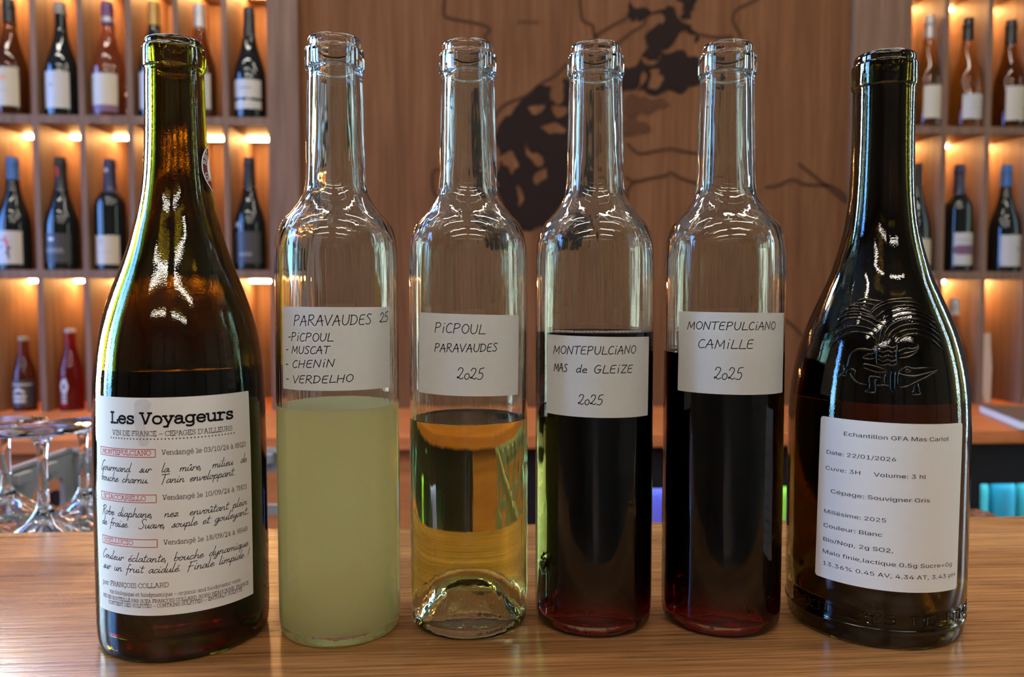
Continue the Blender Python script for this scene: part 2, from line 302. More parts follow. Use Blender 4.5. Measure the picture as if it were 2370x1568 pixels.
# ---------------------------------------------------------------- lettering: single-stroke alphabets and one outline alphabet
def parse_font(src):
    out = {}
    for ln in src.strip().split('\n'):
        ch, w, body = ln.split('|', 2)
        st = []
        for s in body.split(';'):
            s = s.strip()
            if not s: continue
            mode = ''
            if s[0] in '~@': mode, s = s[0], s[1:]
            p = [tuple(float(q) for q in a.split(',')) for a in s.split()]
            if mode == '~': p = crom(p, 5)
            elif mode == '@': p = crom(p, 5, True); p.append(p[0])
            st.append(p)
        out[ch] = (float(w), st)
    return out
SLAB = parse_font('''A|9|.3,0 2.7,0;6.3,0 8.7,0;1.4,0 4.3,10 4.7,10 7.6,0;2.5,3.6 6.5,3.6;3,10 4.7,10
B|8.2|.5,0 4.8,0;.5,10 4.5,10;1.7,0 1.7,10;~4.5,10 6.5,9.3 7,7.7 6.4,6 4.6,5.3;1.7,5.3 4.6,5.3;~4.6,5.3 6.9,4.6 7.6,2.7 6.8,.7 4.8,0
C|8.5|~7.4,7.3 6.6,9.1 4.4,10 2,9 .7,6.7 .7,3.3 2,1 4.4,0 6.5,.6 7.6,2.4;7.4,9.8 7.4,7.3
D|8.7|.4,0 4.3,0;.4,10 4.3,10;1.7,0 1.7,10;~4.3,10 6.8,9.2 8,6.8 8,3.2 6.8,.8 4.3,0
E|8|.4,0 7.2,0 7.2,2.6;.4,10 6.9,10 6.9,7.6;1.7,0 1.7,10;1.7,5.2 5,5.2;5,6.5 5,3.9
F|7.6|.4,0 3.6,0;.4,10 6.9,10 6.9,7.6;1.7,0 1.7,10;1.7,5.2 5,5.2;5,6.5 5,3.9
G|8.8|~7.2,7.6 6.4,9.2 4.4,10 2,9 .7,6.7 .7,3.3 2,1 4.4,0 6.4,.5 7.6,1.4;7.6,1.4 7.6,4.4;5.2,4.4 8.4,4.4;7.2,9.8 7.2,7.6
H|9|.4,0 3,0;.4,10 3,10;6,0 8.6,0;6,10 8.6,10;1.7,0 1.7,10;7.3,0 7.3,10;1.7,5.1 7.3,5.1
I|5|.6,0 4.4,0;.6,10 4.4,10;2.5,0 2.5,10
L|7.4|.4,0 6.9,0 6.9,3;.4,10 3.2,10;1.7,0 1.7,10
M|10|.3,0 2.8,0;7.2,0 9.7,0;.3,10 1.9,10;8.1,10 9.7,10;1.5,0 1.5,10;8.5,0 8.5,10;1.9,10 5,3.2 8.1,10
N|9|.3,0 2.8,0;.3,10 1.9,10;6,10 8.7,10;1.5,0 1.5,10;7.4,0 7.4,10;1.9,10 7.2,.2
O|9|@4.5,10 2,9 .8,6.6 .8,3.4 2,1 4.5,0 7,1 8.2,3.4 8.2,6.6 7,9
P|7.8|.4,0 3.4,0;.4,10 4.5,10;1.7,0 1.7,10;~4.5,10 6.6,9.2 7.2,7.3 6.6,5.4 4.5,4.5;1.7,4.5 4.5,4.5
R|8.6|.4,0 3.4,0;.4,10 4.5,10;1.7,0 1.7,10;~4.5,10 6.6,9.2 7.2,7.4 6.6,5.6 4.5,4.8;1.7,4.8 4.5,4.8;~4.5,4.8 5.6,3.6 6.6,1 7.3,0;7.2,0 8.4,0
S|7.6|~6.4,7.8 5.6,9.4 3.7,10 1.7,9.3 1,7.6 1.7,6 3.8,5.2 6,4.4 6.9,2.7 6.1,.7 3.8,0 1.8,.5 .9,2.2;6.4,9.8 6.4,7.6;.9,.2 .9,2.4
T|8.4|.6,7.4 .6,10 7.8,10 7.8,7.4;4.2,0 4.2,10;2.6,0 5.8,0
U|9|.4,10 3,10;6,10 8.6,10;~1.7,10 1.7,4 2.3,1.2 4.5,0 6.7,1.2 7.3,4 7.3,10
V|9|.2,10 2.8,10;6.2,10 8.8,10;1.4,10 4.3,0 4.7,0 7.6,10
a|7.4|~1.3,5.6 2.3,6.8 3.6,7 5.2,6.4 5.6,5 5.6,1.4 6.2,.1 7.2,.1;~5.6,4.2 3,4.1 1.2,3.2 .8,1.7 1.8,.2 3.4,0 5,.9 5.6,2.2
b|8|.2,10 1.7,10 1.7,0;~1.7,4.8 2.8,6.6 4.3,7 6.3,6 7,3.5 6.3,1 4.3,0 2.8,.4 1.7,2.2
c|7|~5.9,5 5.4,6.4 3.7,7 1.7,6.2 .8,3.5 1.7,.8 3.7,0 5.4,.6 6.2,1.9;5.9,6.9 5.9,4.8
d|8|5,10 6.3,10 6.3,0 7.6,0;~6.3,4.8 5.2,6.6 3.7,7 1.7,6 1,3.5 1.7,1 3.7,0 5.2,.4 6.3,2.2
e|7.4|.9,3.7 6.5,3.7;~6.5,3.7 6.1,5.8 3.8,7 1.7,6 .9,3.6 1.7,1 3.8,0 5.4,.4 6.4,1.6
g|8|6.2,6.9 7.6,6.9;~6.2,7 6.2,3 6.2,-.8 5.4,-2.5 3.4,-3 1.4,-2.5;~6.2,5 5.2,6.6 3.6,7 1.6,6 1,3.7 1.6,1.4 3.6,.4 5.2,.9 6.2,2.5
h|8.6|.2,10 1.7,10 1.7,0;.2,0 3.1,0;5.5,0 8.2,0;~1.7,4.4 3,6.5 4.6,7 6.3,6.2 6.8,4.4 6.8,0
i|5|.8,7 2.6,7 2.6,0;.6,0 4.6,0;2.6,9.2 2.6,9.7
l|5|.6,10 2.5,10 2.5,0;.4,0 4.6,0
m|11|.2,7 1.5,7 1.5,0;.2,0 2.6,0;4.6,0 6.4,0;8.6,0 10.8,0;~1.5,4.6 2.5,6.6 3.7,7 5,6.2 5.5,4.6 5.5,0;~5.5,4.6 6.5,6.6 7.7,7 9,6.2 9.5,4.6 9.5,0
n|8.6|.2,7 1.7,7 1.7,0;.2,0 3.1,0;5.5,0 8.2,0;~1.7,4.4 3,6.5 4.6,7 6.3,6.2 6.8,4.4 6.8,0
o|7.8|@3.9,7 1.8,6.2 .9,3.5 1.8,.8 3.9,0 6,.8 6.9,3.5 6,6.2
p|8|.2,7 1.6,7 1.6,-3;.2,-3 3.2,-3;~1.6,4.8 2.7,6.6 4.2,7 6.2,6 7,3.5 6.2,1 4.2,0 2.7,.4 1.6,2.2
q|8|7.6,7 6.3,7 6.3,-3;4.8,-3 7.6,-3;~6.3,4.8 5.2,6.6 3.7,7 1.7,6 1,3.5 1.7,1 3.7,0 5.2,.4 6.3,2.2
r|7|.3,7 2.2,7 2.2,0;.5,0 4.4,0;~2.2,4.4 3.4,6.4 4.9,7 6.3,6.4
s|6.8|~5.5,5.5 4.8,6.6 3.3,7 1.7,6.5 1.3,5.2 2.4,4 4.4,3.3 5.8,2.2 5.4,.7 3.4,0 1.7,.4 1,1.7;5.5,6.9 5.5,5.2;1,.1 1,2
t|6.4|~2.2,9.5 2.2,5 2.2,1.6 2.9,.2 4.2,0 5.6,.7;.5,7 5.2,7
u|8.4|.2,7 1.6,7;~1.6,7 1.6,2.4 2.2,.5 3.8,0 5.4,.6 6.6,2.4;5.2,7 6.6,7 6.6,0 8,0
v|7.8|.1,7 2.7,7;5.1,7 7.7,7;1.2,7 3.9,0 6.6,7
w|10|.1,7 2.2,7;7.8,7 9.9,7;1,7 2.9,0 5,6 7.1,0 9,7
y|7.8|.1,7 2.7,7;5.1,7 7.7,7;1.2,7 4,.2;6.6,7 3,-3;.8,-3 3.4,-3
0|7.4|@3.7,10 1.6,8.8 .9,5 1.6,1.2 3.7,0 5.8,1.2 6.5,5 5.8,8.8
1|7.4|1.2,9 3.7,10 3.7,0;1.2,0 6.2,0
2|7.4|~1.1,7.6 1.8,9.4 3.7,10 5.8,9.2 6.2,7.4 5,5 1,0;1,0 6.4,0 6.4,1.6
3|7.4|~1.2,8.8 3.5,10 5.6,9.2 6,7.5 5.2,5.8 3.2,5.3;~3.2,5.3 5.6,4.8 6.4,2.8 5.6,.8 3.4,0 .9,1.2
4|7.4|4.8,0 4.8,10 .8,3 6.6,3;3.2,0 6.2,0
5|7.4|5.9,10 1.7,10 1.4,5.6;~1.4,5.6 3.4,6.2 5.5,5.4 6.4,3.2 5.5,.9 3.3,0 .9,1
7|7.4|.9,8.2 .9,10 6.4,10;~6.4,10 4.2,4.5 3.2,0
8|7.4|@3.7,10 1.9,9.2 1.5,7.5 2.3,5.8 3.7,5.2 5.3,4.4 6.2,2.6 5.5,.7 3.7,0 1.9,.7 1.2,2.6 2.1,4.4 3.7,5.2 5.1,5.8 5.9,7.5 5.5,9.2
9|7.4|~6.2,6.6 5,4.6 3.5,4.2 1.6,5 1,7 1.6,9.1 3.6,10 5.5,9.1 6.3,6.6 5.6,2.6 4.2,.6 1.9,0
/|6|.6,-1 5.4,11
–|8|.8,3.8 7.2,3.8
'|3|1.5,10 1.3,7.4
,|3.6|1.9,.6 1.2,-1.8
.|3.4|1.6,0 1.6,.4
 |4|''')
def accent(font, ch, base, extra, dx=0):
    w, st = font[base]; font[ch] = (w, st + [[(x + dx, y) for x, y in e] for e in extra])
accent(SLAB, 'é', 'e', [[(3.2, 8.6), (5, 10.6)]]); accent(SLAB, 'à', 'a', [[(2.2, 10.6), (3.8, 8.6)]])
accent(SLAB, 'Ç', 'C', [[(4.5, 0), (4.7, -1), (5.2, -1.8), (4.4, -2.6), (3.4, -2.4)]]); accent(SLAB, 'Ä', 'A', [[(3, 12), (3.1, 12.2)], [(6, 12), (6.1, 12.2)]])
SCRIPT = parse_font('''a|5|~4.2,3.6 2.9,4.4 1.3,3.4 .6,1.4 1.3,.1 2.6,.6 4,3;~4.2,4.3 4.1,1.2 4.8,.1 5.8,1.3
b|4.6|~1.2,10.6 1,5 1,1.2 1.7,.1 3.1,.6 4,2.3 3.3,4.2 2,4 1.2,2.6;~3.6,3.8 4.2,3.4 5,3.8
c|4|~3.6,3.6 2.6,4.4 1.2,3.4 .6,1.5 1.4,.1 2.8,.4 4.4,1.8
d|5|~4.1,3.5 2.9,4.4 1.3,3.4 .6,1.4 1.3,.1 2.6,.6 4,3;~4.4,11 4.1,5 4.1,1.2 4.8,.1 5.8,1.2
e|3.9|~.8,1.9 2.6,2.6 3.2,3.6 2.4,4.4 1.1,3.3 .7,1.5 1.5,.1 2.9,.4 4.4,1.8
f|3.8|~3.8,8.6 3,9.8 2,8.4 1.7,4 1.5,-4;.1,3.6 3.9,4.2
g|4.8|~4.2,3.6 2.9,4.4 1.3,3.4 .6,1.6 1.4,.2 2.8,.8 4,3.2;~4.2,4.4 4,1 3.8,-2 2.6,-4.3 1.2,-3.4 2.5,-1.2 5.4,1.2
h|5|~1.2,11 1,5 .9,0;~.9,1.8 2.2,3.9 3.4,4.3 3.9,3 3.8,.8 4.5,.1 5.4,1.2
i|2.5|~.9,4.3 .8,1.2 1.4,.1 2.6,1.2;1.2,6.6 1.3,7.2
l|2.5|~1.2,11 .9,5 .8,1.2 1.4,.1 2.6,1.2
m|7.2|~.7,4.3 .8,0;~.8,1.8 1.9,3.9 2.9,4.2 3.3,3 3.2,0;~3.2,1.8 4.3,3.9 5.3,4.2 5.8,3 5.7,.8 6.4,.1 7.4,1.2
n|5|~.7,4.3 .8,0;~.8,1.8 2,3.9 3.1,4.3 3.6,3 3.5,.8 4.2,.1 5.2,1.2
o|4.3|@2.2,4.4 .9,3.4 .6,1.6 1.5,.1 2.9,.8 3.5,2.6 3,4.1;~3,4 3.8,3.3 4.8,3.7
p|4.8|~.9,4.3 .7,0 .6,-4.2;~.8,2.2 2,4.2 3.4,4.2 3.9,2.6 3,.4 1.6,.2 .9,1.4;~3.2,.4 4.2,.4 5.2,1.4
q|5|~4.2,3.6 2.9,4.4 1.3,3.4 .6,1.6 1.4,.2 2.8,.8 4,3.2;~4.2,4.4 4,0 3.8,-4.3;~3.9,-1.5 4.6,.2 5.6,1.4
r|3.8|~.7,4.3 .8,0;~.8,1.9 1.8,3.8 2.8,4.4 3.4,3.7 4,3
s|3.6|~.3,.6 1.8,2.6 2.6,4.5 2.9,2.8 3.1,1.2 2.2,.1 .9,.4;~2.6,.2 3.6,.7 4.2,1.4
t|3.2|~1.6,8.6 1.3,4 1.2,1.2 1.8,.1 3.4,1.2;0,5.6 3.4,6.1
u|5|~.8,4.3 .7,1.4 1.4,.1 2.6,.8 3.8,3.4;~3.9,4.3 3.8,1 4.4,.1 5.4,1.2
v|4.3|~.6,4.3 1,2 1.4,.1 3,2.2 3.6,4.4;~3.6,4.2 4.2,3.4 5,3.7
y|4.8|~.8,4.3 .7,1.8 1.4,.6 2.6,1.1 3.8,3.6;~4,4.3 3.8,1 3.6,-2 2.4,-4.2 1.1,-3.4 2.4,-1.2 5.2,1.2
z|4.2|~.6,3.9 2,4.4 3.3,4 1.8,1.6 .6,.2;~.6,.2 2.4,.5 4.6,.9
G|6|~5.2,10.8 3.8,11.6 1.8,9.6 .6,5 .8,.6 2,-1 3.4,.8 4.6,4;~4.7,4.2 4.5,1 4.3,-1.6
T|6|0,9.8 7.4,10.4;~3.7,10.2 3.2,4 2.8,-1.8
R|5.8|~1.7,10 1.4,4 1.1,-1.4;~0,8 2,10.6 4.6,10.2 5.2,8.2 4,6 1.8,5.2;~2.2,5.2 3.8,2.2 6,-1.6
S|6|~5.8,9.4 4.6,11 2.5,10.2 1.9,8 3.4,5.6 4.8,3.2 3.8,.2 1.5,-.8 .2,.6
C|5|~4.8,9.4 4.2,11 2.4,9.6 .9,6 .6,2.4 1.6,.1 3.2,.6 4.6,2.4
F|6|~1.9,9.8 1.5,4 1.2,-1.8;.6,9.6 6.8,10.4;.2,4.4 4.8,5
,|2.4|.9,.6 .4,-1.6
.|2.8|1.2,0 1.3,.4
!|3|~1.8,9.4 1.2,2;.9,.1 .9,.4
…|4.4|.6,0 .7,.3;2,0 2.1,.3;3.4,0 3.5,.3
 |5|''')
accent(SCRIPT, 'é', 'e', [[(2.2, 6), (3.2, 7.4)]]); accent(SCRIPT, 'û', 'u', [[(1.6, 6), (2.7, 7.2), (3.6, 6)]])
HAND = parse_font('''P|6.3|~1.3,9.8 1,5 .8,0;~.8,9.2 3.2,10 5,8.6 4.4,6 1.2,4.6
A|6.5|.2,0 3,9.6 3.4,9.6 5.4,-.2;1,4 5.6,4.4
Á|6.5|.2,0 3,9.6 3.4,9.6 5.4,-.2;1,4 7.6,4.9
R|6.6|~1.2,9.6 1,5 .9,0;~.8,9.2 3.4,9.8 4.8,8 3.6,5.6 1.2,5;~2,5 3.8,2.4 5.8,-.4
V|6.3|.2,9.4 2.8,0 5.8,9.8
U|6.4|~.8,9.6 .8,3 2.4,.2 4.6,1.6 5.3,5 5.4,9.6
D|6.6|1,9.2 .9,.2;~.3,9.2 3.8,9 5.6,5.6 4.2,1.4 .4,.1
E|5.8|~4.8,9.4 1.6,9 .8,5 1.2,.6 4.8,.4;.9,5 4.2,5.4
S|5.4|~4.8,9 2.6,9.8 1.2,7.8 3,5.4 4.4,2.6 3,.2 .4,.8
i|3|1.5,6.4 1.3,0;1.7,9.2 1.9,9.8
C|5.8|~5,9 3,9.6 1,6.4 1,2.4 2.6,.2 5.2,1.2
O|6.6|@3.2,9.6 1,7 .9,3 3,.2 5.4,2.4 5.6,7
L|5.6|~1.5,9.6 1.1,5 .8,.3;.8,.3 5.4,.5
M|8|.6,0 1.4,9.8 3.8,2.4 6.4,9.4 6.8,0
N|6.8|.6,0 1.2,9.6 5,.4 5.7,9.8
H|6.8|1,9.6 .8,0;5.6,9.8 5,0;.8,5 5.4,5.2
T|6|.1,9.4 5.8,9.8;3,9.6 2.6,0
G|6.6|~5,9 3,9.8 1,6.6 1.2,2 3.2,.2 5,1.8 5,4.4;3,4.4 6,4.6
Z|6|.8,9.4 5.2,9.6 .8,.2 5.4,.4
d|5|~4.3,10 4,5 3.9,.2;~3.9,4.4 2.2,5.4 .8,3 1.6,.3 3.9,2.2
e|4.4|~.8,2.6 3.8,3.6 2.8,5.4 1,4 1.2,.8 4.2,.8
2|6|~.8,7.6 2,9.8 4.4,9 4.2,6 1.2,.8;~1.2,.8 .6,2 2,1.6 3.6,.3 5.6,1.2
0|4.8|@2.4,5 .8,3.6 1,1 2.6,.1 4.2,1.8 3.8,4.4
5|5.4|1.9,9.2 5,9.9;~1.9,9.2 1.3,5.6 3.6,5.6 4.6,3 3,.2 .3,.6
-|4|.6,4.4 3.2,4.6
 |4|''')
OUTLINE = {}
